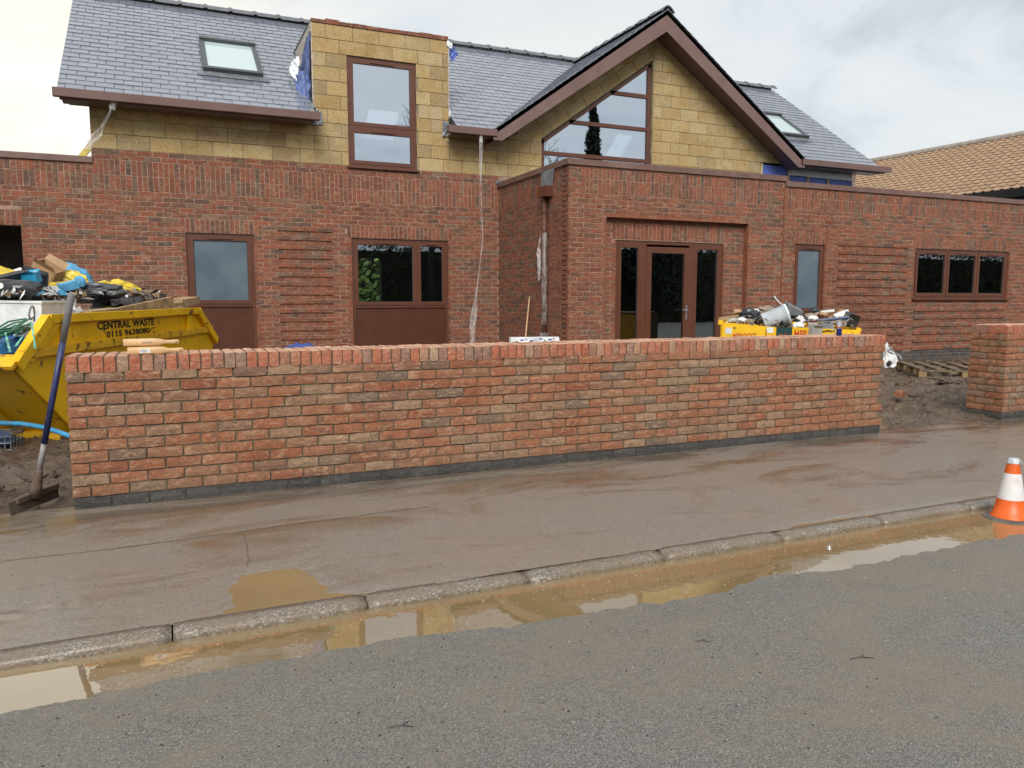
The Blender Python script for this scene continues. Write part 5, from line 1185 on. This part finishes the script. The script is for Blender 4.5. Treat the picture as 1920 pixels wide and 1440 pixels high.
T(blob(PR(1374, 601, 9.2), (.06, .05, .03), 86, .35, 2.4, 2), 'grey_rag', C_['ltgrey'], 'grey crumpled scrap at the left corner of the small skip', 'scrap', GR_)
T(blob(PR(1437, 585, 9.6), (.13, .1, .075), 87, .3, 2.4, 3), 'paper_sack', C_['paper'], 'crumpled brown paper sack behind the white bucket', 'sack', GR_)
# tipped bucket
bq = (_rt * .92 + _up * .28 - _fw * .15).normalized(); Mx = Matrix.Translation(PR(1430, 604, 9.25)) @ bq.to_track_quat('Z', 'Y').to_matrix().to_4x4()
o = T(MB().lathe([(.0, .0), (.095, .0), (.10, .006), (.128, .27), (.138, .272), (.138, .298), (.124, .3), (.12, .27), (.092, .012), (0, .012)], 20, M=Mx), 'white_bucket', mt('pale_bucket', (.62, .68, .72), .4), 'pale blue white bucket lying tipped over in the small skip', 'bucket', GR_, True)
MB().tube([Mx @ V((.138 * math.cos(t), .138 * math.sin(t) , .29 + .07 * math.sin(t))) for t in [math.pi * k / 10 for k in range(11)]], .004, 5).obj('handle', C_['gry'], o)
T(cardbox(PR(1484, 584, 9.5), .22, .16, .13, (.25, .45, -.5), C_['gry'], 0, .015, 9), 'grey_box', C_['gry'], 'dark grey plastic box tilted behind the bucket', 'box', GR_)
T(slabP(PR(1462, 590, 9.35), PR(1500, 592, 9.35), .25, .012), 'grey_board', mt('black_board', (.045, .046, .05), .5), 'black board under the grey box in the small skip', 'board', GR_)
T(sheet([PR(1445, 586, 9.4), PR(1478, 592, 9.3), PR(1480, 575, 9.6), PR(1455, 577, 9.6)], 6, 6, .02, 88), 'grey_card', C_['gry'], 'flat grey sheet behind the rim of the bucket', 'card', GR_)
T(MB().tube([PR(1471, 575, 9.6), PR(1466, 572, 9.6), PR(1459, 565, 9.6), PR(1453, 558, 9.6), PR(1452, 555, 9.6)], .009, 7), 'white_pipe', C_['wht'], 'thin white pipe curving up above the small skip', 'pipe', GR_)
for k, (x, y, s, t) in enumerate(((1500, 596, .045, 'white rag beside the grey box'), (1505, 601, .04, 'white crumpled paper below the white rag'), (1498, 612, .075, 'torn white wrapper hanging over the small skip rim'), (1524, 597, .06, 'pale foam scrap under the blue pole'))):
    T(blob(PR(x, y, 9.1), (s, s * .8, s * .6), 90 + k, .4, 2.4, 2), 'white_rag', C_['wht'], t + ' in the small skip', 'rag', GR_)
T(blob(PR(1526, 583, 9.6), (.065, .05, .05), 95, .25, 2.4, 3), 'black_bag', C_['blackbag'], 'small knotted black bag at the back of the small skip', 'bag', GR_)
T(sheet([PR(1506, 594, 9.3), PR(1530, 596, 9.3), PR(1536, 585, 9.6), PR(1510, 588, 9.6)], 6, 5, .02, 96), 'brown_card', C_['paper'], 'brown card in front of the knotted black bag', 'card', GR_)
T(MB().tube([PR(1492, 604, 9.2), PR(1545, 600, 9.15), PR(1592, 595, 9.1)], .016, 8), 'blue_pole', mt('blue_pole_paint', (.03, .06, .17), .45), 'dark blue pole lying across the small skip', 'pole', GR_)
T(slabP(PR(1555, 597, 9.4), PR(1580, 581, 9.6), .05, .012), 'wood_stick', C_['wood'], 'thin timber slat pointing up behind the blue pole', 'timber', GR_)
T(slabP(PR(1538, 585, 9.55), PR(1562, 582, 9.55), .09, .025), 'white_board', C_['wht'], 'white offcut lying behind the timber slat', 'board', GR_)
T(blob(PR(1544, 590, 9.45), (.07, .05, .035), 97, .3, 2, 2), 'card_scrap', C_['card'], 'tan card scrap left of the timber slat', 'cardboard', GR_)
T(MB().tube([PR(1564, 596, 9.45), PR(1580, 590, 9.45), PR(1589, 583, 9.5)], [.045, .042, .02], 10), 'white_tube', C_['wht'], 'white plastic tube at the right of the small skip', 'tube', GR_)
T(sheet([PR(1514, 612, 9.05), PR(1529, 611, 9.05), PR(1530, 604, 9.15), PR(1516, 603, 9.15)], 5, 4, .01, 98), 'pink_wrapper', C_['pink'], 'bright pink wrapper in the small skip', 'wrapper', GR_)
T(cardbox(PR(1527, 620, 8.98), .12, .10, .13, (.2, .1, -.2), C_['ltgrey'], .8, .02, 10), 'card_box', C_['ltgrey'], 'pale grey brown open carton at the front of the small skip', 'box', GR_)
T(sheet([PR(1530, 622, 8.95), PR(1566, 620, 8.97), PR(1560, 602, 9.2), PR(1530, 606, 9.2)], 8, 8, .03, 99), 'grey_sheet', C_['gry'], 'folded grey sheet beside the open carton', 'sheet', GR_)
T(cardbox(PR(1594, 603, 9.2), .13, .16, .085, (.15, .3, -.5), C_['dcard'], .4, .01, 11), 'black_crate', C_['dcard'], 'black open box at the right end of the small skip', 'box', GR_)
T(slabP(PR(1562, 606, 9.15), PR(1590, 599, 9.2), .1, .02), 'grey_plank', C_['ltgrey'], 'pale grey slat under the black open box', 'board', GR_)

# ------------------------------------------------------------------ things about the yard and on the wall
hbm = plain('pale_beech', (.62, .40, .20), .5, .1, 8, bmp=.05)
def brush(c, rz, label, sticker):
    e_ = empty('hand_brush', c, label, 'brush', 'hand brushes on the wall')
    Mx = Matrix.Translation(c) @ Matrix.Rotation(rz, 4, 'Z') @ Matrix.Diagonal((.92, 1.1, 1.22, 1)); mb = MB(); sec = [(-.185, .018, .016), (-.182, .024, .02), (.02, .025, .0215), (.055, .024, .019), (.085, .016, .012), (.12, .0145, .011), (.16, .018, .0125), (.18, .017, .012), (.187, .009, .007)]
    for x, hy, hz in sec:
        for k in range(12): a = 2 * math.pi * k / 12; mb.v.append(tuple(Mx @ V((x, hy * math.copysign(abs(math.cos(a)) ** .5, math.cos(a)), hz * math.copysign(abs(math.sin(a)) ** .5, math.sin(a))))))
    n = len(sec); mb.f = [[i * 12 + k, i * 12 + (k + 1) % 12, (i + 1) * 12 + (k + 1) % 12, (i + 1) * 12 + k] for i in range(n - 1) for k in range(12)] + [list(range(11, -1, -1)), [(n - 1) * 12 + k for k in range(12)]]
    mb.t = [0] * len(mb.f); mb.obj('stock', hbm, e_, True)
    MB().lathe([(0, .001), (.0045, .001), (.0045, -.001)], 10, M=Mx @ Matrix.Translation((.165, -.0175, 0)) @ Matrix.Rotation(math.pi / 2, 4, 'X')).obj('hanging_hole', C_['dcard'], e_)
    MB().box(-.17, .06, .0245, .055, -.014, .012, Mx).obj('bristles', C_['dcard'], e_)
    if sticker:
        MB().box(-.105, -.035, -.0262, -.0255, -.011, .011, Mx).obj('sticker', C_['wht'], e_)
        for z, a, b in ((.005, -.1, -.07), (.0, -.1, -.055), (-.006, -.09, -.06)): MB().box(a, b, -.0268, -.0263, z - .001, z + .001, Mx).obj('print', blk, e_)
    else: MB().box(-.06, -.0, -.0262, -.0255, -.004, .006, Mx).obj('print', plain('faded_print', (.42, .30, .2), .6), e_)
brush(V((-.11, 5.665, 1.019)), .02, 'lower wooden hand brush with a white sticker on the wall top', True)
brush(V((-.135, 5.70, 1.073)), .0, 'upper wooden hand brush stacked on the other one', False)
# energy drink can
cc = V((6.10, 5.72, .998)); can = empty('drink_can', cc, 'slim blue and silver drink can standing on the wall near its right end', 'can')
slv = plain('can_silver', (.62, .63, .66), .25, .05, metal=.8, bmp=0); cbl = plain('can_blue', (.02, .03, .22), .28, .05, metal=.4, bmp=0)
MB().lathe([(0, .002), (.022, .0), (.0265, .008), (.0265, .07)], 20, cc).obj('blue_band', cbl, can, True); MB().lathe([(.0264, .07), (.0264, .118), (.0225, .131), (.0235, .134), (.021, .132), (0, .131)], 20, cc).obj('silver_band', slv, can, True)
MB().lathe([(.0268, .075), (.0268, .085)], 20, cc).obj('red_mark', C_['red'], can)
# scraper with blue shaft
sq = empty('floor_squeegee', (-.87, 5.76, 0), 'blue-handled floor squeegee leaning on the left end of the wall', 'squeegee')
p0, p1 = V((-.985, 5.575, .012)), V((-.765, 5.95, .02)); pm = (p0 + p1) / 2; hb0 = V((-.868, 5.755, .11)); hb1 = V((-.572, 5.60, 1.405))
rust = plain('muddy_rusted_steel', (.13, .085, .06), .7, .3, 18, bmp=.4)
bl = MB(); d_ = (p1 - p0).normalized(); nn = V((d_.y, -d_.x, 0)); bl.prism([p0 + V((0, 0, -.005)), p1 + V((0, 0, -.005)), p1 + V((0, 0, .085)) + nn * -.015, p0 + V((0, 0, .075)) + nn * -.015], nn * .008); bl.obj('rubber_blade', plain('muddy_rubber', (.07, .05, .035), .7, .25), sq)
MB().beam(p0 + d_ * .06 + V((0, 0, .07)) - nn * .004, p1 - d_ * .0 + V((0, 0, .075)) - nn * .004, .03, .035).obj('head_bar', rust, sq)
ax = (hb1 - hb0).normalized()
MB().tube([pm + V((0, 0, .06)), hb0 + ax * .04, hb0 + ax * .12, hb0 + ax * .16], [.042, .034, .024, .019], 10).obj('socket', rust, sq, True)
MB().tube([hb0 + ax * .12, hb0 + ax * .34], .0175, 12).obj('shaft_end', plain('scuffed_steel', (.26, .24, .24), .6, .3, 30, dirt=(.12, .09, .07), dscale=20), sq, True)
MB().tube([hb0 + ax * .33, hb0 + ax * 1.02], .019, 12).obj('shaft', plain('navy_paint', (.022, .03, .11), .4, .2, 12, dirt=(.16, .14, .13), dscale=16, dlo=.6, dhi=.72), sq, True)
MB().tube([hb0 + ax * 1.01, hb0 + ax * 1.318, hb0 + ax * 1.325], [.0205, .0215, .017], 12).obj('grip', plain('grey_grip', (.17, .17, .175), .6, .15, 10, dirt=(.3, .29, .28), dscale=12), sq, True)
# blue water pipe and muddy blue crate by the skip
T(MB().tube([atD(-120, 822, 6.9), atD(-60, 800, 6.7), atD(0, 793, 6.5), atD(40, 794.5, 6.4), atD(80, 801, 6.3), atD(110, 810, 6.2), atD(140, 821, 6.15), atD(190, 850, 6.2), atD(260, 880, 6.4)], .0195, 12), 'water_pipe', mt('blue_water_pipe', (.04, .26, .46), .4, dirt=(.2, .15, .1), dscale=14, dlo=.6, dhi=.75), 'bright blue plastic water pipe arching over the mud behind the squeegee', 'pipe', smooth=True)
cr0 = onZ(2, 842, .04); cre = empty('wire_crate', cr0, 'muddy blue and white wire crate at the left edge on the mud', 'crate')
Mx = Matrix.Translation(cr0) @ Matrix.Rotation(-YAW + .2, 4, 'Z')
for z in (.01, .07, .13, .19):
    MB().tube([Mx @ V(q) for q in ((-.2, -.12, z), (.13, -.12, z), (.13, .15, z), (-.2, .15, z), (-.2, -.12, z))], .006, 5).obj('wire_hoop', C_['gry'], cre)
for i in range(8): MB().tube([Mx @ V((-.2 + .047 * i, -.12, 0)), Mx @ V((-.2 + .047 * i, -.12, .2))], .005, 5).obj('wire_upright', C_['gry'], cre)
for i in range(5): MB().tube([Mx @ V((.13, -.12 + .06 * i, 0)), Mx @ V((.13, -.12 + .06 * i, .2))], .005, 5).obj('wire_upright', C_['gry'], cre)
blob(Mx @ V((-.04, .01, .08)), (.15, .11, .09), 131, .25, 2.2, 3).obj('blue_liner', mt('muddy_blue_liner', (.08, .12, .26), .5, dirt=(.2, .16, .12), dscale=10, dlo=.5, dhi=.65), cre)
# tarpaulin mound
T(blob(V((1.26, 8.5, .42)), (.36, .36, .475), 141, .06, 1.5, 4, crease=.06), 'tarpaulin_mound', mt('blue_tarpaulin', (.03, .06, .25), .4, bmp=.3, bscale=20), 'blue tarpaulin-covered mound showing above the wall', 'tarpaulin')
T(sheet([(.62, 8.35, .74), (1.0, 8.35, .75), (.98, 8.6, .83), (.66, 8.6, .80)], 10, 6, .03, 143), 'clear_wrap', M['poly'], 'wisp of clear wrapping left of the blue tarpaulin mound', 'plastic sheet')
# printed board pack
bp = empty('board_pack', (4.55, 9.4, .3), 'white wrapped board pack with blue print leaning behind the wall', 'board pack')
MB().prism([(4.06, 9.25, .12), (4.92, 9.25, .12), (4.86, 9.42, .845), (4.14, 9.42, .855)], (0, .06, 0)).obj('wrapping', C_['wht'], bp)
pb = plain('blue_print', (.05, .11, .40), .5, .1, bmp=0)
for i in range(9):
    x = 4.2 + .07 * i; z = .80 + .012 * (i % 3); yq = 9.25 + .17 * (z - .12) / .73 - .004
    MB().beam((x, yq, z), (x + .035 + .02 * (i % 2), yq, z), .002, .018 if i % 2 else .008).obj('print', pb, bp)
T(MB().tube([(5.18, 11.35, .12), (5.56, 11.87, 1.40)], [.014, .012], 10), 'broom_handle', mt('pale_broom_wood', (.52, .34, .19), .6), 'pale wooden broom handle leaning against the brick return', 'pole')
# dense blocks stacked behind the wall
bs = empty('block_stack', (5.3, 8.0, .1), 'grey concrete block lying on top of a stack behind the wall', 'block stack')
cb_ = plain('concrete_block_face', (.17, .18, .185), .85, .2, 20, bmp=.4); ct = plain('brick_dust_block', (.33, .31, .30), .85, .25, 14, dirt=(.40, .20, .13), dscale=14, dlo=.5, dhi=.6)
for k in range(7):
    Mx = Matrix.Translation((5.31 + ru(-.02, .02), 8.05, .17 + .103 * k)) @ Matrix.Rotation(ru(-.05, .05) + .02, 4, 'Z'); MB().box(-.29, .29, -.11, .11, -.05, .05, Mx).obj('concrete_block', ct if k == 6 else cb_, bs)
# traffic cone
cn = onZ(1893, 966, -.02); cn.z = -.062; co = empty('traffic_cone', cn, 'small orange and white traffic cone standing in the gutter puddle', 'traffic cone')
org = plain('cone_orange', (.72, .115, .008), .4, .08, 6, bmp=.05, dirt=(.35, .08, .02), dscale=11, dlo=.56, dhi=.72); cw = plain('cone_white', (.72, .70, .70), .45, .06, 6, bmp=.05, dirt=(.48, .38, .30), dscale=6, dlo=.52, dhi=.72)
rub = plain('cone_rubber', (.10, .095, .08), .6, .2)
pl = []
for k in range(8):
    a = R(22.5 + 45 * k); q = Matrix.Rotation(.35, 3, 'Z') @ V((.15 * math.cos(a) / math.cos(R(22.5)), .15 * math.sin(a) / math.cos(R(22.5)), 0)); pl.append(q)
mb = MB(); n = 8; mb.add([cn + q * s + V((0, 0, z)) for s, z in ((1, 0), (1, .018), (.93, .03), (.6, .04)) for q in pl], [tuple(range(7, -1, -1))] + [(i * 8 + k, i * 8 + (k + 1) % 8, (i + 1) * 8 + (k + 1) % 8, (i + 1) * 8 + k) for i in range(3) for k in range(8)] + [tuple(range(24, 32))]); mb.obj('base', rub, co)
rz_ = lambda z: .098 - (.098 - .030) * (z - .04) / .37
MB().lathe([(.112, .036), (.11, .045), (rz_(.05), .052), (rz_(.155), .155)], 28, cn).obj('lower_band', org, co, True); MB().lathe([(rz_(.155) + .001, .154), (rz_(.32) + .001, .32)], 28, cn).obj('reflective_sleeve', cw, co, True); MB().lathe([(rz_(.32), .32), (rz_(.385), .385)], 28, cn).obj('upper_band', org, co, True)
MB().lathe([(rz_(.384) + .003, .383), (.032, .412), (.026, .416), (0, .416)], 24, cn).obj('cap', plain('cap_tape', (.45, .48, .50), .35, .3, 30), co, True); MB().beam(cn + V((.03, -.02, .40)), cn + V((.045, -.03, .378)), .02, .006).obj('tape_end', plain('tape_tail', (.5, .52, .53), .4), co)
# gateway: pallet, timbers, bag, clods, brick
pw = mt('pallet_timber', (.17, .125, .078), .8, var=.35, dirt=(.08, .06, .045), dscale=7, dlo=.5, dhi=.7)
pal = empty('pallet', (11.6, 8.9, .1), 'broken wooden pallet lying tilted on the mud in the gateway', 'pallet')
Mx = Matrix.Translation((11.75, 8.62, .13)) @ Matrix.Rotation(R(-33), 4, 'Z') @ Matrix.Rotation(R(2), 4, 'X')
for y_ in (-.5, 0, .5):
    MB().box(-.7, .7, y_ - .05, y_ + .05, 0, .022, Mx).obj('bottom_board', pw, pal); MB().box(-.7, .7, y_ - .05, y_ + .05, .1, .122, Mx).obj('stringer', pw, pal)
    for x_ in (-.64, 0, .64): MB().box(x_ - .06, x_ + .06, y_ - .048, y_ + .048, .0225, .0995, Mx).obj('spacer', mt('pallet_spacer', (.28, .19, .09), .8), pal)
for k in range(6):
    x_ = -.64 + .256 * k; MB().box(x_ - .05, x_ + .05, -.55 + .03 * (k % 2), .55, .1225, .143, Mx).obj('deck_board', pw, pal)
pal2 = empty('timber_stack', (14.6, 10.0, .12), 'small stack of boards on the mud by the gate pier', 'timber')
for k in range(4):
    Mx = Matrix.Translation((14.75 + .05 * k, 9.95, .15 + .045 * k)) @ Matrix.Rotation(R(-20 + 5 * k), 4, 'Z'); MB().box(-.55, .6, -.10, .10, -.016, .016, Mx).obj('board', mt('board_face', (.30, .25, .19), .8, var=.3), pal2)
wb_ = empty('white_sack', (11.85, 9.9, .1), 'white plastic sack slumped on the mud at the end of the wall', 'sack')
sk_ = blob(V((0, 0, 0)), (.24, .2, .22), 151, .22, 1.8, 4, crease=.10)
sk_.v = [(11.88 + a * (1 - .75 * max(0, min(1, (c + .12) / .34))) - .10 * max(0, c + .1) / .3, 9.95 + b_ * (1 - .6 * max(0, min(1, (c + .12) / .34))), .24 + c * (1.5 if c > 0 else .8)) for a, b_, c in sk_.v]
sk_.obj('sack_body', C_['wht'], wb_); sheet([(11.72, 9.85, .42), (11.98, 9.80, .36), (12.08, 9.86, .26), (11.66, 9.82, .56)], 8, 6, .05, 152).obj('sack_flap', C_['wht'], wb_); blob(V((11.72, 9.82, .22)), (.045, .04, .05), 153, .3, 2.0, 2).obj('black_patch', C_['blackbag'], wb_)
md = M['mud']
for k, (x_, y_, s, t) in enumerate(((9.75, 8.2, .2, 'big dark mud clod beside the end of the wall'), (10.75, 7.95, .15, 'mud clod in front of the pallet'), (11.0, 8.0, .13, 'mud clod just right of the one before the pallet'), (9.3, 7.4, .09, 'small mud clod near the loose brick'), (-1.25, 6.3, .10, 'mud clod left of the squeegee'), (-.95, 6.6, .12, 'mud clod between squeegee and pipe'), (-1.4, 6.9, .14, 'dark mud clod under the skip end'))):
    T(blob(V((x_, y_, mudz(x_, y_) + s * .2)), (s, s * .8, s * .45), 160 + k, .4, 2.2, 3), 'mud_clod', md, t, 'clod', 'mud clods')
o = T(MB().box(-.1075, .1075, -.05, .05, -.0325, .0325, Matrix.Translation((8.55, 6.98, .15)) @ Matrix.Rotation(.5, 4, 'Z') @ Matrix.Rotation(.1, 4, 'X')).box(-.1, .1, -.046, .046, .0326, .035, Matrix.Translation((8.55, 6.98, .15)) @ Matrix.Rotation(.5, 4, 'Z') @ Matrix.Rotation(.1, 4, 'X')), 'loose_brick', M['brick'], 'loose red brick on the mud at the end of the wall', 'brick'); o['tint'] = .1
# grit and scraps on road and pavement
rg = random.Random(9)
def scatter(n, fx, fy, fz, s0, s1, m, name, label, cat):
    mb = MB()
    for i in range(n):
        x_, y_ = fx(), fy(); s = rg.uniform(s0, s1); z_ = fz(x_, y_); a = rg.uniform(0, 6.28)
        q = [V((x_ + s * r_ * math.cos(a + t), y_ + s * r_ * math.sin(a + t), z_)) for t, r_ in ((0, 1), (1.6, .6), (3.1, .9), (4.7, .7))]; top = [p.lerp(V((x_, y_, z_)), .35) + V((0, 0, s * .5)) for p in q]
        mb.add(q + top, [(4, 5, 6, 7), (0, 1, 5, 4), (1, 2, 6, 5), (2, 3, 7, 6), (3, 0, 4, 7)])
    o = T(mb, name, m, label, cat); o['kind'] = 'stuff'
scatter(260, lambda: rg.gauss(.5, 1.1), lambda: rg.uniform(1.6, 2.9), roadz, .002, .007, mt('dark_grit', (.04, .032, .025), .7), 'dark_grit', 'dark grit and leaf crumbs strewn on the road', 'grit')
scatter(170, lambda: rg.uniform(-1, 5), lambda: rg.uniform(1.3, 2.9), roadz, .002, .005, mt('pale_grit', (.42, .37, .30), .7), 'pale_grit', 'pale stone chips strewn on the road', 'grit')
scatter(420, lambda: rg.uniform(-1, 8), lambda: rg.uniform(3.45, 5.58), pavez, .0015, .006, mt('mud_crumb', (.09, .065, .045), .7), 'mud_crumbs', 'mud crumbs strewn on the pavement', 'grit')
scatter(320, lambda: rg.uniform(-.5, 5), lambda: rg.uniform(2.9, 3.3), lambda a, b: WZ + .0005, .0015, .004, mt('floating_fleck', (.5, .45, .38), .6), 'floating_flecks', 'pale flecks floating on the gutter puddle', 'flecks')
for k, (x_, y_, l, t) in enumerate(((2.35, 2.02, .055, 'forked dark twig on the road at the right'), (.62, 2.28, .045, 'bent dark twig on the road at the left'), (1.9, 2.4, .03, 'short twig on the road below the puddle'))):
    z_ = roadz(x_, y_) + .003; mb = MB().tube([(x_ - l, y_ + .01, z_), (x_, y_, z_ + .004), (x_ + l * .6, y_ + l * .45, z_)], .0014, 5); mb.tube([(x_, y_, z_ + .003), (x_ + l * .7, y_ - .02, z_)], .0016, 4); T(mb, 'twig', C_['dcard'], t, 'twig', 'twigs on the road')

def seam(pts, wd, label_):
    mb = MB(); n = 60
    def c(v):
        f = v * (len(pts) - 1); i = min(int(f), len(pts) - 2); return V((*pts[i], 0)).lerp(V((*pts[i + 1], 0)), f - i)
    d = (V((*pts[-1], 0)) - V((*pts[0], 0))).normalized(); q = V((-d.y, d.x, 0))
    def fn(u, v):
        p = c(v) + q * ((u - .5) * wd * (.6 + .8 * abs(noise.noise(V((v * 9, 3, wd * 50))))) + .012 * noise.noise(V((v * 7, 1, 0)))); return V((p.x, p.y, pavez(p.x, p.y) + .0016))
    mb.grid(fn, 1, n).obj('pavement_seam', M['seam'], kind='structure')
M['seam'] = plain('tar_seam', (.13, .105, .08), .45, .3, 12)
seam([(-.95, 4.62), (-.1, 4.63), (1.0, 4.72), (1.5, 4.74)], .012, '')
seam([(.30, 4.02), (.32, 4.3), (.33, 4.62)], .007, '')

# small loose scraps on both heaps
def scraps(n, spot, s0, s1, m, seed, label):
    rg = random.Random(seed); mb = MB()
    for i in range(n):
        c = spot(rg); a = V((rg.gauss(0, 1), rg.gauss(0, 1), rg.gauss(0, .6))).normalized(); b = a.orthogonal().normalized(); d = a.cross(b); l, w_ = rg.uniform(s0, s1), rg.uniform(s0, s1) * .5
        q = [c - a * l, c + d * w_, c + a * l + b * w_ * .4, c - d * w_]; mb.add(q + [p + b * .004 for p in q], [(0, 1, 2), (0, 2, 3), (6, 5, 4), (7, 6, 4), (0, 4, 5, 1), (1, 5, 6, 2), (2, 6, 7, 3), (3, 7, 4, 0)])
    o = T(mb, 'litter_scraps', m, label, 'scraps'); o['kind'] = 'stuff'
for k, (m, nm) in enumerate((('wht', 'white'), ('card', 'brown'), ('blackbag', 'black'), ('ltgrey', 'grey'), ('wood', 'splintered wood'))):
    scraps(46, lambda rg: PL(rg.uniform(0, 300), rg.uniform(540, 556) + rg.random() * 8, rg.uniform(4.35, 5.0)), .015, .07, C_[m], 300 + k, nm + ' scraps scattered over the big skip heap')
    scraps(46, lambda rg: PR(rg.uniform(1356, 1598), rg.uniform(596, 612), rg.uniform(9.05, 9.5)), .012, .055, C_[m], 320 + k, nm + ' scraps scattered over the small skip heap')

scatter(900, lambda: rg.uniform(6.75, 13), lambda: rg.uniform(5.75, 9.8), mudz, .008, .04, M['mud'], 'yard_stones', 'mud lumps and stones strewn over the gateway', 'mud lumps')
scatter(320, lambda: rg.uniform(-2.2, -.7), lambda: rg.uniform(5.72, 8.2), mudz, .006, .03, M['mud'], 'skip_stones', 'mud lumps strewn before the big skip', 'mud lumps')
scatter(60, lambda: rg.uniform(6.9, 12), lambda: rg.uniform(5.9, 9.5), mudz, .01, .03, C_['ltgrey'], 'pale_stones', 'pale stones and chips lying in the gateway mud', 'stones')
